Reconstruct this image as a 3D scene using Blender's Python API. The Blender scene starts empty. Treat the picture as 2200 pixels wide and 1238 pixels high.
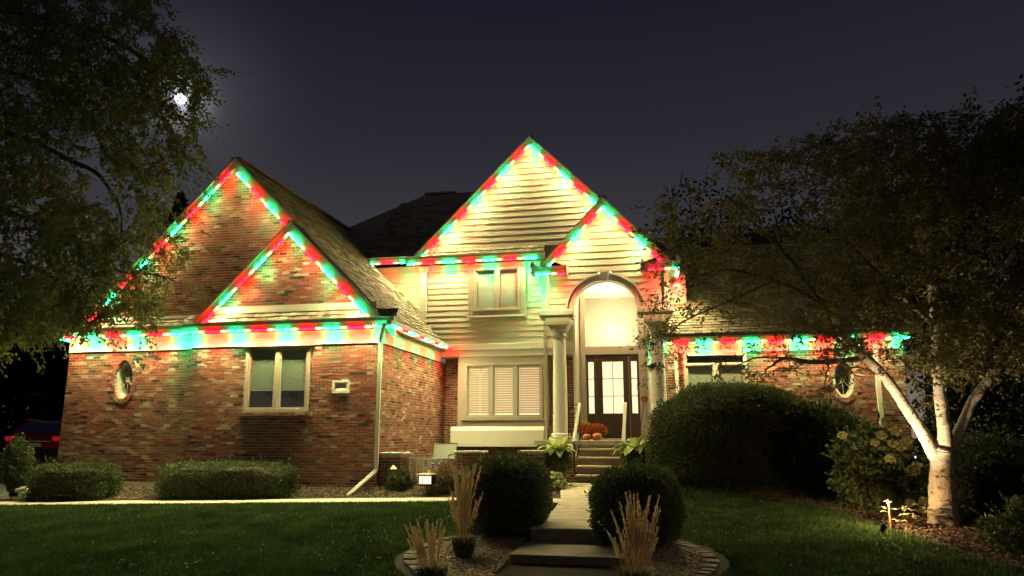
import bpy, math, random
import numpy as np
from mathutils import Vector, Matrix
R = random.Random(7)
NR = np.random.RandomState(11)
SC = bpy.context.scene
COL = SC.collection

# ------------------------------------------------------------------ camera
EYE = 1.3
F_PX = 1590.0
PITCH, YAW = math.radians(11.4), math.radians(11.8)
cam_d = bpy.data.cameras.new("camera")
cam_d.sensor_width = 36.0
cam_d.lens = 36.0 * F_PX / 2200.0
cam_d.clip_end = 3000
cam = bpy.data.objects.new("camera", cam_d)
COL.objects.link(cam)
cam.location = (0, 0, EYE)
cam.rotation_euler = (math.radians(90) + PITCH, 0, YAW)
SC.camera = cam
_cy, _sy, _cp, _sp = math.cos(YAW), math.sin(YAW), math.cos(PITCH), math.sin(PITCH)
FW = Vector((-_sy * _cp, _cy * _cp, _sp)); RT = Vector((_cy, _sy, 0)); UP = Vector((_sy * _sp, -_cy * _sp, _cp))
def ray(px, py):
    return FW + RT * ((px - 1100) / F_PX) + UP * ((619 - py) / F_PX)
def at(px, py, Y):
    "point of the plane y = Y seen at a pixel of the photograph"
    d = ray(px, py); t = Y / d[1]
    return Vector((d[0] * t, Y, d[2] * t + EYE))

# ------------------------------------------------------------------ view and sky
SC.view_settings.view_transform = 'Standard'
SC.view_settings.look = 'None'
SC.view_settings.exposure = 0.28
SC.view_settings.gamma = 1.0
SC.render.engine = 'CYCLES'
SC.cycles.max_bounces = 5
SC.cycles.diffuse_bounces = 3
SC.cycles.glossy_bounces = 2
SC.cycles.transmission_bounces = 3
SC.cycles.transparent_max_bounces = 8
SC.cycles.sample_clamp_indirect = 3.0
SC.cycles.use_light_tree = True
SC.cycles.caustics_reflective = False
SC.cycles.caustics_refractive = False
MOON_DIR = ray(388, 212).normalized()
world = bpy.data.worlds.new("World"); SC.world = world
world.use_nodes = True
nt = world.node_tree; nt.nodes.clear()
def wn(t, **k):
    n = nt.nodes.new(t)
    for a, b in k.items(): setattr(n, a, b)
    return n
tc = wn('ShaderNodeTexCoord')
sep = wn('ShaderNodeSeparateXYZ'); nt.links.new(tc.outputs['Generated'], sep.inputs[0])
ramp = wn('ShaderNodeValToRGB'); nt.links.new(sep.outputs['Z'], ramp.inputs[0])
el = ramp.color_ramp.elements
el[0].position = 0.0; el[0].color = (.21, .175, .145, 1)  # warm horizon end brightened all round to serve as general fill light
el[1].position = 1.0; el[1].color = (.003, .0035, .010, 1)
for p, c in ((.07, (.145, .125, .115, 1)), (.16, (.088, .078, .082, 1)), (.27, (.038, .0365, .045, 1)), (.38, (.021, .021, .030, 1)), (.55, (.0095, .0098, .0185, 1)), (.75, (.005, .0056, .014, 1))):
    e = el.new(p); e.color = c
dot = wn('ShaderNodeVectorMath', operation='DOT_PRODUCT'); nt.links.new(tc.outputs['Generated'], dot.inputs[0])
dot.inputs[1].default_value = tuple(MOON_DIR)
def glow(power, amp):
    m = wn('ShaderNodeMath', operation='MAXIMUM'); nt.links.new(dot.outputs['Value'], m.inputs[0]); m.inputs[1].default_value = 0
    p = wn('ShaderNodeMath', operation='POWER'); nt.links.new(m.outputs[0], p.inputs[0]); p.inputs[1].default_value = power
    a = wn('ShaderNodeMath', operation='MULTIPLY'); nt.links.new(p.outputs[0], a.inputs[0]); a.inputs[1].default_value = amp
    return a
g1, g2 = glow(3200, .50), glow(260, .035)
gs = wn('ShaderNodeMath', operation='ADD'); nt.links.new(g1.outputs[0], gs.inputs[0]); nt.links.new(g2.outputs[0], gs.inputs[1])
gc = wn('ShaderNodeMixRGB', blend_type='MULTIPLY'); gc.inputs[0].default_value = 1
nt.links.new(gs.outputs[0], gc.inputs[1]); gc.inputs[2].default_value = (.92, .95, 1, 1)
ad = wn('ShaderNodeMixRGB', blend_type='ADD'); ad.inputs[0].default_value = 1
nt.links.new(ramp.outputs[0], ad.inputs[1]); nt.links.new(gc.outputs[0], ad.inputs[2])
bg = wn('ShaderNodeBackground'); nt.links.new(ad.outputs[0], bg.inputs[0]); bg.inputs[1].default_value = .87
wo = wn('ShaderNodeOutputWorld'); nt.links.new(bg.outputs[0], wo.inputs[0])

# ------------------------------------------------------------------ materials
MATS = {}
def new_mat(name):
    m = bpy.data.materials.new(name); m.use_nodes = True
    t = m.node_tree; t.nodes.clear()
    out = t.nodes.new('ShaderNodeOutputMaterial')
    return m, t, out
def N(t, typ, inp=None, **k):
    n = t.nodes.new(typ)
    for a, b in k.items(): setattr(n, a, b)
    for i, v in (inp or {}).items():
        if hasattr(v, 'is_output') or isinstance(v, bpy.types.NodeSocket): t.links.new(v, n.inputs[i])
        else: n.inputs[i].default_value = v
    return n
def c4(c): return (c[0], c[1], c[2], 1)
def mat(name, col, rough=.7, var=.12, scale=6.0, bump=.0, bscale=40, metal=0, island=0.0, objrnd=0.0, trans=0.0, stretch=None, spec=.5):
    if name in MATS: return MATS[name]
    m, t, out = new_mat(name)
    tcn = N(t, 'ShaderNodeTexCoord')
    vec = tcn.outputs['Object']
    geo = N(t, 'ShaderNodeNewGeometry')
    vec = geo.outputs['Position']
    if stretch:
        mp = N(t, 'ShaderNodeMapping', {0: vec}); mp.inputs['Scale'].default_value = stretch; vec = mp.outputs[0]
    ns = N(t, 'ShaderNodeTexNoise', {'Vector': vec, 'Scale': scale, 'Detail': 5.0, 'Roughness': .6})
    mr = N(t, 'ShaderNodeMapRange', {0: ns.outputs['Fac'], 1: .25, 2: .75, 3: 1 - var, 4: 1 + var})
    val = mr.outputs[0]
    if island:
        m2 = N(t, 'ShaderNodeMapRange', {0: geo.outputs['Random Per Island'], 1: 0.0, 2: 1.0, 3: 1 - island, 4: 1 + island})
        mm = N(t, 'ShaderNodeMath', {0: val, 1: m2.outputs[0]}, operation='MULTIPLY'); val = mm.outputs[0]
    if objrnd:
        oi = N(t, 'ShaderNodeObjectInfo')
        m2 = N(t, 'ShaderNodeMapRange', {0: oi.outputs['Random'], 1: 0.0, 2: 1.0, 3: 1 - objrnd, 4: 1 + objrnd})
        mm = N(t, 'ShaderNodeMath', {0: val, 1: m2.outputs[0]}, operation='MULTIPLY'); val = mm.outputs[0]
    vm = N(t, 'ShaderNodeVectorMath', {0: col, 'Scale': val}, operation='SCALE')
    b = N(t, 'ShaderNodeBsdfPrincipled', {'Base Color': vm.outputs[0], 'Roughness': rough, 'Metallic': metal, 'Specular IOR Level': spec})
    if bump:
        n2 = N(t, 'ShaderNodeTexNoise', {'Vector': vec, 'Scale': float(bscale), 'Detail': 4.0})
        bp = N(t, 'ShaderNodeBump', {'Height': n2.outputs['Fac'], 'Strength': bump, 'Distance': .01})
        t.links.new(bp.outputs[0], b.inputs['Normal'])
    sh = b.outputs[0]
    if trans:
        tr = N(t, 'ShaderNodeBsdfTranslucent', {0: vm.outputs[0]})
        mx = N(t, 'ShaderNodeMixShader', {0: trans, 1: b.outputs[0], 2: tr.outputs[0]}); sh = mx.outputs[0]
    t.links.new(sh, out.inputs[0])
    MATS[name] = m; return m
def leaf_mat(name, cols, rough=.55, trans=.3):
    "leaf colours spread over the leaves one by one"
    if name in MATS: return MATS[name]
    m, t, out = new_mat(name)
    geo = N(t, 'ShaderNodeNewGeometry')
    rp = N(t, 'ShaderNodeValToRGB', {0: geo.outputs['Random Per Island']})
    e = rp.color_ramp.elements
    e[0].position = 0; e[0].color = c4(cols[0]); e[1].position = 1; e[1].color = c4(cols[-1])
    for i, c in enumerate(cols[1:-1]): q = e.new((i + 1) / (len(cols) - 1)); q.color = c4(c)
    nn = N(t, 'ShaderNodeTexNoise', {'Vector': geo.outputs['Position'], 'Scale': 1.7, 'Detail': 4.0, 'Roughness': .65})
    kk = N(t, 'ShaderNodeMapRange', {0: nn.outputs['Fac'], 1: .32, 2: .68, 3: .55, 4: 1.45})
    sc_ = N(t, 'ShaderNodeVectorMath', {0: rp.outputs[0], 'Scale': kk.outputs[0]}, operation='SCALE')
    b = N(t, 'ShaderNodeBsdfPrincipled', {'Base Color': sc_.outputs[0], 'Roughness': rough, 'Specular IOR Level': .3})
    tr = N(t, 'ShaderNodeBsdfTranslucent', {0: sc_.outputs[0]})
    mx = N(t, 'ShaderNodeMixShader', {0: trans, 1: b.outputs[0], 2: tr.outputs[0]})
    t.links.new(mx.outputs[0], out.inputs[0]); MATS[name] = m; return m
def emit(name, col, s):
    if name in MATS: return MATS[name]
    m, t, out = new_mat(name)
    e = N(t, 'ShaderNodeEmission', {0: c4(col), 1: float(s)})
    t.links.new(e.outputs[0], out.inputs[0]); MATS[name] = m; return m
def glass(name='glass', tint=(.9, .95, .93), refl=.10, rough=.02):
    if name in MATS: return MATS[name]
    m, t, out = new_mat(name)
    a = N(t, 'ShaderNodeBsdfTransparent', {0: c4(tint)})
    g = N(t, 'ShaderNodeBsdfGlossy', {0: (1, 1, 1, 1), 'Roughness': rough})
    mx = N(t, 'ShaderNodeMixShader', {0: refl, 1: a.outputs[0], 2: g.outputs[0]})
    t.links.new(mx.outputs[0], out.inputs[0]); MATS[name] = m; return m
BW, BH, BJ = .214, .0705, .0155
def brick_mat():
    m, t, out = new_mat('brick')
    geo = N(t, 'ShaderNodeNewGeometry')
    s = N(t, 'ShaderNodeSeparateXYZ', {0: geo.outputs['Position']})
    def M(op, a, b=0.0): return N(t, 'ShaderNodeMath', {0: a, 1: b}, operation=op).outputs[0]
    u = M('ADD', M('ADD', s.outputs[0], s.outputs[1]), 500.0 * BW)
    r = M('FLOOR', M('DIVIDE', M('ADD', s.outputs[2], 100 * BH), BH))
    c = M('FLOOR', M('ADD', M('DIVIDE', u, BW), M('MULTIPLY', M('MODULO', r, 2.0), .5)))
    cv = N(t, 'ShaderNodeCombineXYZ', {0: c, 1: r, 2: 0.0})
    w = N(t, 'ShaderNodeTexWhiteNoise', {0: cv.outputs[0]}, noise_dimensions='3D')
    rp = N(t, 'ShaderNodeValToRGB', {0: w.outputs['Value']}); rp.color_ramp.interpolation = 'CONSTANT'
    cols = [(.00, (.25, .085, .060)), (.20, (.30, .12, .082)), (.38, (.18, .070, .055)), (.52, (.33, .175, .12)), (.66, (.29, .14, .10)),
            (.77, (.40, .29, .20)), (.85, (.22, .11, .08)), (.925, (.45, .385, .30)), (.957, (.04, .034, .032))]
    e = rp.color_ramp.elements; e[0].position = 0; e[0].color = c4(cols[0][1]); e[1].position = cols[1][0]; e[1].color = c4(cols[1][1])
    for p, k in cols[2:]: q = e.new(p); q.color = c4(k)
    # worn limewash in broad patches and grain inside each brick
    n1 = N(t, 'ShaderNodeTexNoise', {'Vector': geo.outputs['Position'], 'Scale': 1.6, 'Detail': 6.0, 'Roughness': .7})
    k1 = N(t, 'ShaderNodeMapRange', {0: n1.outputs['Fac'], 1: .50, 2: .72, 3: 0.0, 4: .55})
    n2 = N(t, 'ShaderNodeTexNoise', {'Vector': geo.outputs['Position'], 'Scale': 28.0, 'Detail': 4.0, 'Roughness': .7})
    k2 = N(t, 'ShaderNodeMapRange', {0: n2.outputs['Fac'], 1: .42, 2: .62, 3: .15, 4: 1.0})
    fac = M('MULTIPLY', k1.outputs[0], k2.outputs[0])
    mx = N(t, 'ShaderNodeMixRGB', {0: fac, 1: rp.outputs[0], 2: (.46, .38, .28, 1)})
    n3 = N(t, 'ShaderNodeTexNoise', {'Vector': geo.outputs['Position'], 'Scale': 60.0, 'Detail': 3.0})
    k3 = N(t, 'ShaderNodeMapRange', {0: n3.outputs['Fac'], 1: .3, 2: .7, 3: .75, 4: 1.25})
    vm = N(t, 'ShaderNodeVectorMath', {0: mx.outputs[0], 'Scale': k3.outputs[0]}, operation='SCALE')
    b = N(t, 'ShaderNodeBsdfPrincipled', {'Base Color': vm.outputs[0], 'Roughness': .92, 'Specular IOR Level': .2})
    bp = N(t, 'ShaderNodeBump', {'Height': n3.outputs['Fac'], 'Strength': .5, 'Distance': .006}); t.links.new(bp.outputs[0], b.inputs['Normal'])
    t.links.new(b.outputs[0], out.inputs[0]); MATS['brick'] = m; return m
brick_mat()
mat('mortar', (.56, .47, .34), .95, .2, 8, .4, 120)
mat('cream_paint', (.80, .76, .66), .55, .04, 3, .08, 30)
mat('fascia_paint', (.74, .63, .46), .55, .06, 4, .1, 30)
mat('tan_trim', (.42, .37, .29), .6, .06, 4, .1, 30)
mat('siding', (.58, .52, .41), .65, .06, 3, .12, 60, stretch=(.4, .4, 3), objrnd=.05)
mat('gutter_paint', (.70, .60, .45), .5, .06, 3, .05, 20)
mat('light_gutter', (.78, .74, .62), .45, .05, 3)
mat('shingle', (.30, .25, .18), .95, .25, 30, .6, 150, island=.45)
mat('shingle_piece', (.24, .20, .15), .95, .25, 30, .6, 150, objrnd=.55)
mat('roof_deck', (.05, .045, .04), .95)
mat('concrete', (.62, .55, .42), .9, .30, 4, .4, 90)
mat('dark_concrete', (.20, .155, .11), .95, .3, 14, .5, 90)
mat('driveway', (.24, .24, .20), .95, .12, 3, .3, 80)
mat('black_metal', (.02, .02, .02), .4, .05, 5, metal=.5)
mat('door_wood', (.045, .026, .018), .4, .25, 6, .2, 40, stretch=(8, 8, 1))
mat('white_slat', (.75, .73, .66), .5, .03, 3)
mat('grey_slat', (.30, .33, .28), .5, .03, 3)
mat('backlit_slat', (.85, .72, .55), .6, .03, 3, trans=.55)
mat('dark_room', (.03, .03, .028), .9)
mat('soil', (.045, .034, .022), .95, .3, 9, .5, 60)
mat('lawn_soil', (.035, .06, .018), .95, .3, 5, .5, 60)
mat('twig', (.05, .035, .022), .9, .2, 10)
mat('dark_bark', (.09, .065, .045), .9, .3, 12, .6, 40)
mat('stone', (.33, .28, .21), .9, .2, 12, .5, 60, objrnd=.25)
mat('pebble', (.42, .33, .22), .85, .2, 12, .2, 60, island=.5)
mat('cord', (.05, .05, .05), .6)
mat('pumpkin', (.55, .17, .03), .5, .12, 8)
mat('clay', (.20, .11, .07), .8, .2, 8)
mat('stone_pot', (.15, .13, .10), .85, .25, 10, .3, 40)
mat('straw', (.78, .62, .38), .8, .15, 8, island=.3, trans=.35)
mat('white_rail', (.40, .37, .29), .55, .06, 5)
mat('patio_metal', (.16, .17, .13), .5, .1, 8)
leaf_mat('grass', [(.035, .085, .02), (.05, .115, .028), (.072, .14, .038), (.10, .13, .048)], .7, .25)
leaf_mat('boxwood', [(.07, .10, .035), (.10, .145, .05), (.15, .20, .07)])
leaf_mat('yew', [(.045, .066, .026), (.07, .10, .036), (.10, .13, .05)])
leaf_mat('tree_leaf', [(.09, .135, .045), (.14, .18, .06), (.18, .20, .07), (.20, .17, .07)], .6, .45)
leaf_mat('tree_leaf_b', [(.10, .11, .045), (.15, .155, .06), (.19, .18, .07), (.21, .15, .07)], .6, .45)
leaf_mat('orange_leaf', [(.20, .09, .03), (.28, .14, .05)], .6, .35)
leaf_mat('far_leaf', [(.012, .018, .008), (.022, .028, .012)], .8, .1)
leaf_mat('hosta_leaf', [(.22, .32, .09), (.36, .44, .14), (.50, .52, .20)], .5, .3)
leaf_mat('flower_head', [(.42, .44, .20), (.55, .52, .28), (.36, .42, .16)], .7, .3)
leaf_mat('mum_red', [(.38, .07, .025), (.50, .12, .04), (.30, .05, .02)], .7, .2)
leaf_mat('mum_yellow', [(.55, .34, .05), (.60, .42, .09)], .7, .2)
leaf_mat('fill_green', [(.06, .09, .03), (.10, .14, .05), (.16, .18, .08)], .6, .3)
leaf_mat('spirea', [(.16, .10, .05), (.22, .14, .07), (.12, .10, .045)], .7, .2)
leaf_mat('mulch', [(.10, .06, .035), (.18, .12, .07), (.26, .19, .12), (.07, .045, .03)], .9, 0)
emit('led_red', (1.0, .0014, .007), 48)
emit('led_green', (.010, 1.0, .32), 44)
emit('led_white', (1.0, .72, .18), 5)
for _n in ('led_red', 'led_green', 'led_white'): MATS[_n].cycles.emission_sampling = 'FRONT'
glass()
def birch_bark():
    m, t, out = new_mat('pale_bark')
    geo = N(t, 'ShaderNodeNewGeometry')
    mp = N(t, 'ShaderNodeMapping', {0: geo.outputs['Position']}); mp.inputs['Scale'].default_value = (1, 1, 1.5)
    n1 = N(t, 'ShaderNodeTexNoise', {'Vector': mp.outputs[0], 'Scale': 9.0, 'Detail': 6.0, 'Roughness': .65})
    rp = N(t, 'ShaderNodeValToRGB', {0: n1.outputs['Fac']})
    e = rp.color_ramp.elements; e[0].position = .34; e[0].color = (.12, .085, .055, 1); e[1].position = .46; e[1].color = (.55, .48, .38, 1)
    n2 = N(t, 'ShaderNodeTexNoise', {'Vector': geo.outputs['Position'], 'Scale': 30.0, 'Detail': 5.0})
    k = N(t, 'ShaderNodeMapRange', {0: n2.outputs['Fac'], 1: .3, 2: .7, 3: .7, 4: 1.15})
    vm = N(t, 'ShaderNodeVectorMath', {0: rp.outputs[0], 'Scale': k.outputs[0]}, operation='SCALE')
    b = N(t, 'ShaderNodeBsdfPrincipled', {'Base Color': vm.outputs[0], 'Roughness': .85})
    bp = N(t, 'ShaderNodeBump', {'Height': n2.outputs['Fac'], 'Strength': .6, 'Distance': .02}); t.links.new(bp.outputs[0], b.inputs['Normal'])
    t.links.new(b.outputs[0], out.inputs[0]); MATS['pale_bark'] = m
birch_bark()

# ------------------------------------------------------------------ object helpers
WLOC = {}
def tag(o, label=None, cat=None, group=None, kind=None):
    if label: o['label'] = label
    if cat: o['category'] = cat
    if group: o['group'] = group
    if kind: o['kind'] = kind
    return o
def empty(name, loc=(0, 0, 0), rz=0.0):
    o = bpy.data.objects.new(name, None); COL.objects.link(o)
    o.location = loc; o.rotation_euler = (0, 0, rz); o.empty_display_size = .1
    WLOC[o.name] = Vector(loc); return o
def link(name, me, m, parent=None, loc=(0, 0, 0)):
    "loc is in world space (things that get rotated are built at the origin)"
    if m is not None and len(me.materials) == 0: me.materials.append(MATS[m] if isinstance(m, str) else m)
    o = bpy.data.objects.new(name, me); COL.objects.link(o)
    loc = Vector(loc); WLOC[o.name] = loc
    if parent is not None:
        o.parent = parent; o.location = loc - WLOC[parent.name]
    else: o.location = loc
    return o
class MB:
    def __init__(s): s.v = []; s.f = []; s.sm = False
    def add(s, vs, fs):
        b = len(s.v); s.v += [tuple(p) for p in vs]; s.f += [tuple(i + b for i in f) for f in fs]; return s
    def box(s, x0, x1, y0, y1, z0, z1):
        return s.add([(x0, y0, z0), (x1, y0, z0), (x1, y1, z0), (x0, y1, z0), (x0, y0, z1), (x1, y0, z1), (x1, y1, z1), (x0, y1, z1)],
                     [(0, 3, 2, 1), (4, 5, 6, 7), (0, 1, 5, 4), (1, 2, 6, 5), (2, 3, 7, 6), (3, 0, 4, 7)])
    def prism(s, poly, a0, a1, axis='y'):
        "poly in (u, z); extruded along the axis from a0 to a1"
        n = len(poly)
        def P(u, z, a): return (u, a, z) if axis == 'y' else ((a, u, z) if axis == 'x' else (u, z, a))
        return s.add([P(u, z, a0) for u, z in poly] + [P(u, z, a1) for u, z in poly],
                     [tuple(range(n)), tuple(range(2 * n - 1, n - 1, -1))] + [(i, i + n, (i + 1) % n + n, (i + 1) % n) for i in range(n)])
    def bar(s, p0, p1, w, h, up=(0, 0, 1)):
        p0, p1 = Vector(p0), Vector(p1); d = (p1 - p0).normalized(); upv = Vector(up)
        sd = d.cross(upv)
        if sd.length < 1e-4: sd = d.cross(Vector((1, 0, 0)))
        sd.normalize(); u = sd.cross(d).normalized()
        vs = []
        for p in (p0, p1):
            for a, b in ((-1, -1), (1, -1), (1, 1), (-1, 1)): vs.append(p + sd * (a * w / 2) + u * (b * h / 2))
        return s.add(vs, [(0, 3, 2, 1), (4, 5, 6, 7), (0, 1, 5, 4), (1, 2, 6, 5), (2, 3, 7, 6), (3, 0, 4, 7)])
    def tube(s, pts, rad, n=8, caps=True):
        pts = [Vector(p) for p in pts]
        if not hasattr(rad, '__len__'): rad = [rad] * len(pts)
        vs = []; ref = None
        for i, p in enumerate(pts):
            d = (pts[min(i + 1, len(pts) - 1)] - pts[max(i - 1, 0)]).normalized()
            if ref is None: ref = Vector((1, 0, 0)) if abs(d.x) < .8 else Vector((0, 1, 0))
            a = (ref - d * ref.dot(d)).normalized(); b = d.cross(a); ref = a
            for k in range(n):
                t = 2 * math.pi * k / n; vs.append(p + (a * math.cos(t) + b * math.sin(t)) * rad[i])
        fs = []
        for i in range(len(pts) - 1):
            for k in range(n):
                fs.append((i * n + k, i * n + (k + 1) % n, (i + 1) * n + (k + 1) % n, (i + 1) * n + k))
        if caps: fs += [tuple(range(n - 1, -1, -1)), tuple(range((len(pts) - 1) * n, len(pts) * n))]
        s.sm = True
        return s.add(vs, fs)
    def lathe(s, prof, c=(0, 0), n=24, sx=1, sy=1):
        "prof: (radius, z)"
        vs = []
        for r, z in prof:
            for k in range(n):
                t = 2 * math.pi * k / n; vs.append((c[0] + r * sx * math.cos(t), c[1] + r * sy * math.sin(t), z))
        fs = [(i * n + k, i * n + (k + 1) % n, (i + 1) * n + (k + 1) % n, (i + 1) * n + k) for i in range(len(prof) - 1) for k in range(n)]
        fs += [tuple(range(n - 1, -1, -1)), tuple(range((len(prof) - 1) * n, len(prof) * n))]
        s.sm = True
        return s.add(vs, fs)
    def build(s, name, m, parent=None, local=False, smooth=None, bevel=0):
        if local: o0 = Vector((0, 0, 0))
        else:
            xs = list(zip(*s.v)); o0 = Vector(((min(xs[0]) + max(xs[0])) / 2, (min(xs[1]) + max(xs[1])) / 2, min(xs[2])))
        me = bpy.data.meshes.new(name)
        me.from_pydata([tuple(Vector(p) - o0) for p in s.v], [], s.f); me.update()
        if s.sm if smooth is None else smooth:
            me.shade_smooth()
            try: me.set_sharp_from_angle(angle=math.radians(45))
            except Exception: pass
        if local and parent is not None: o0 = WLOC[parent.name].copy()
        o = link(name, me, m, parent, o0)
        if bevel:
            bv = o.modifiers.new('bevel', 'BEVEL'); bv.width = bevel; bv.segments = 2; bv.limit_method = 'ANGLE'
        return o
def np_mesh(name, V, nper):
    "V: (n, nper, 3) array of separate polygons"
    n = V.shape[0]
    me = bpy.data.meshes.new(name)
    me.vertices.add(n * nper); me.vertices.foreach_set('co', V.reshape(-1).astype(np.float32))
    me.loops.add(n * nper); me.loops.foreach_set('vertex_index', np.arange(n * nper, dtype=np.int32))
    me.polygons.add(n); me.polygons.foreach_set('loop_start', np.arange(0, n * nper, nper, dtype=np.int32))
    me.update(calc_edges=True); me.validate(); return me
def rand_unit(n):
    a = NR.normal(size=(n, 3)); return a / np.linalg.norm(a, axis=1)[:, None]
def leaf_quads(P, L, W=None, droop=0.0, outward=None, jit=1.0):
    "a kite-shaped leaf at each point of P"
    n = len(P); L = np.broadcast_to(L, (n,)) * (0.7 + .6 * NR.rand(n)); W = L * .5 if W is None else np.broadcast_to(W, (n,)) * (0.8 + .4 * NR.rand(n))
    d = rand_unit(n) * jit
    if outward is not None: d = d + outward
    d[:, 2] -= droop
    d /= np.linalg.norm(d, axis=1)[:, None]
    s = np.cross(d, rand_unit(n)); s /= (np.linalg.norm(s, axis=1)[:, None] + 1e-9)
    nrm = np.cross(d, s)
    a = P; c = P + d * L[:, None]; m = P + d * (L * .45)[:, None] + nrm * (L * .08)[:, None]
    return np.stack([a, m + s * (W / 2)[:, None], c, m - s * (W / 2)[:, None]], axis=1)
def np_obj(name, V, nper, m, parent=None, kind=None):
    o0 = Vector((float(V[..., 0].mean()), float(V[..., 1].mean()), float(V[..., 2].min())))
    me = np_mesh(name, V - np.array(o0), nper)
    o = link(name, me, m, parent, o0)
    if kind: o['kind'] = kind
    return o

# ------------------------------------------------------------------ ground
def sstep(a, b, x): t = min(1.0, max(0.0, (x - a) / (b - a))); return t * t * (3 - 2 * t)
def side_level(x): return .05 + .0247 * (max(-17.0, min(x, -4.0)) + 4.0)
def ground(x, y):
    s = side_level(x)
    top = .22 - .09 * sstep(-3.9, -3.3, x) * (1 - sstep(-.6, .4, x))
    if y >= 15.2: z = s + (top - s) * sstep(15.2, 17.0, y) if x > -15.6 else s
    else: z = s - min(.55, .075 * max(0, 14.2 - y))
    if x < -15.6: z += .55 * sstep(16, 21.5, y) * sstep(-15.6, -16.6, x) if x < -15.6 else 0
    return z
def sheet(name, xs, ys, zf, m, kind='structure', parent=None):
    nx, ny = len(xs), len(ys)
    v = [(x, y, zf(x, y)) for y in ys for x in xs]
    f = [(j * nx + i, j * nx + i + 1, (j + 1) * nx + i + 1, (j + 1) * nx + i) for j in range(ny - 1) for i in range(nx - 1)]
    b = MB(); b.v = v; b.f = f
    o = b.build(name, m, parent, smooth=True)
    if kind: o['kind'] = kind
    return o
def frange(a, b, s): return [a + (b - a) * i / max(1, round((b - a) / s)) for i in range(max(1, round((b - a) / s)) + 1)]
# bed round the front steps: an ellipse whose rim is edged with stones
BCX, BCY, BA, BB = -1.5, 10.15, 2.05, 1.75
def lawn_z(x, y):
    z = ground(x, y)
    return z
sheet('lawn', [-600, -200, -80, -40] + frange(-25, 12, .6) + [30, 80, 200, 600], [-60, -10, 0] + frange(4, 20, .5) + [24, 30, 60, 150, 700],
      lambda x, y: lawn_z(x, y) - (.0 if 4 < y < 20 else .01), 'lawn_soil')
# where things cover the lawn
WALK_X = (-2.02, -.55)
def walk_x(y):
    t = sstep(13.5, 17.5, y)
    return (WALK_X[0] - .42 * t, WALK_X[1] - .52 * t)
def walk_z(y): return .2 * max(0, (y - 11)) / 7.4
def bed_edge(x):
    "near edge (y) of the planting bed on the right of the walk"
    pts = [(-.6, 18.2), (.2, 17.7), (1.4, 16.2), (2.6, 14.7), (3.3, 12.4), (3.9, 10.4), (5.0, 9.6), (9, 8.8), (20, 8)]
    for (a, b), (c, d) in zip(pts, pts[1:]):
        if a <= x <= c: return b + (d - b) * (x - a) / (c - a)
    return 99
def is_lawn(x, y):
    if y > 14.45 and x < -2: return False
    if x < -16.5 and y > 14.45: return False
    a, b = walk_x(y)
    if y > 7.5 and a - .03 < x < b + .03: return False
    if ((x - BCX) / (BA + .12)) ** 2 + ((y - BCY) / (BB + .12)) ** 2 < 1: return False
    if x > -.6 and y > bed_edge(x): return False
    if y > 17.6: return False
    return True
# grass blades
pts = []
cand = NR.rand(420000, 2)
xs = -15.5 + cand[:, 0] * 22; ys = 7.2 + cand[:, 1] * 11.5
ray_ok = (np.abs((xs * _cy + ys * _sy) / (ys * _cy - xs * _sy)) < .74)
dens = np.clip(1.25 - (ys - 8.5) / 14, .35, 1) > NR.rand(len(xs))
idx = np.where(ray_ok & dens)[0]
idx = np.array([i for i in idx if is_lawn(xs[i], ys[i])])
gx, gy = xs[idx], ys[idx]
gz = np.array([ground(a, b) for a, b in zip(gx, gy)])
n = len(gx); h = (.035 + .04 * NR.rand(n)) * (1 + .25 * np.sin(gx * 1.7 + np.sin(gy * 2.1)) * np.sin(gy * 1.3))
th = NR.rand(n) * 6.28; w = .0075 + .004 * NR.rand(n)
base = np.stack([gx, gy, gz], 1); sd = np.stack([np.cos(th), np.sin(th), 0 * th], 1) * w[:, None]
tip = base + np.stack([NR.normal(0, .016, n), NR.normal(0, .016, n), h], 1)
g = np_obj('grass', np.stack([base - sd, base + sd, tip], 1), 3, 'grass')
tag(g, 'short mown grass of the front lawn', 'grass', kind='stuff')

def slab(name, quad, z_top, th, m, parent=None):
    "quad: four (x, y) corners, z_top a function"
    b = MB(); q = [(x, y, z_top(x, y)) for x, y in quad]
    b.add(q + [(x, y, z - th) for x, y, z in q], [(0, 1, 2, 3), (7, 6, 5, 4), (0, 4, 5, 1), (1, 5, 6, 2), (2, 6, 7, 3), (3, 7, 4, 0)])
    return b.build(name, m, parent, bevel=.008)
# front walk and garden steps
wk = empty('front_walk', (-1.3, 11, 0)); tag(wk, 'pale concrete walk running up to the entry stairs', 'walk', kind='structure')
ycuts = [11.0, 13.3, 14.9, 16.6, 18.4]
for y0, y1 in zip(ycuts, ycuts[1:]):
    a, b = walk_x(y0); c, d = walk_x(y1)
    slab('slab', [(a, y0 + .007), (b, y0 + .007), (d, y1 - .007), (c, y1 - .007)], lambda x, y: walk_z(y) + .02, .16, 'concrete', wk)
sw = empty('side_walk', (-9, 14.9, -.1)); tag(sw, 'pale concrete path crossing in front of the garage wall', 'path', kind='structure')
xc = frange(-20, -2.05, 1.5)
for x0, x1 in zip(xc, xc[1:]):
    slab('slab', [(x0 + .004, 14.5), (x1 - .004, 14.5), (x1 - .004, 15.45), (x0 + .004, 15.45)], lambda x, y: side_level(x) + .03, .15, 'concrete', sw)
gsteps = empty('garden_steps', (-1.3, 9.8, -.4)); tag(gsteps, 'broad low concrete steps between the two round bushes', 'steps', kind='structure')
for k, (y0, y1) in enumerate(((9.78, 10.98), (8.55, 9.76), (7.3, 8.53))):
    z = .02 - .19 * (k + 1)
    o = slab('step', [(-2.08, y0), (-.5, y0), (-.5, y1), (-2.08, y1)], lambda x, y: z, .3, 'concrete', gsteps)
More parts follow.
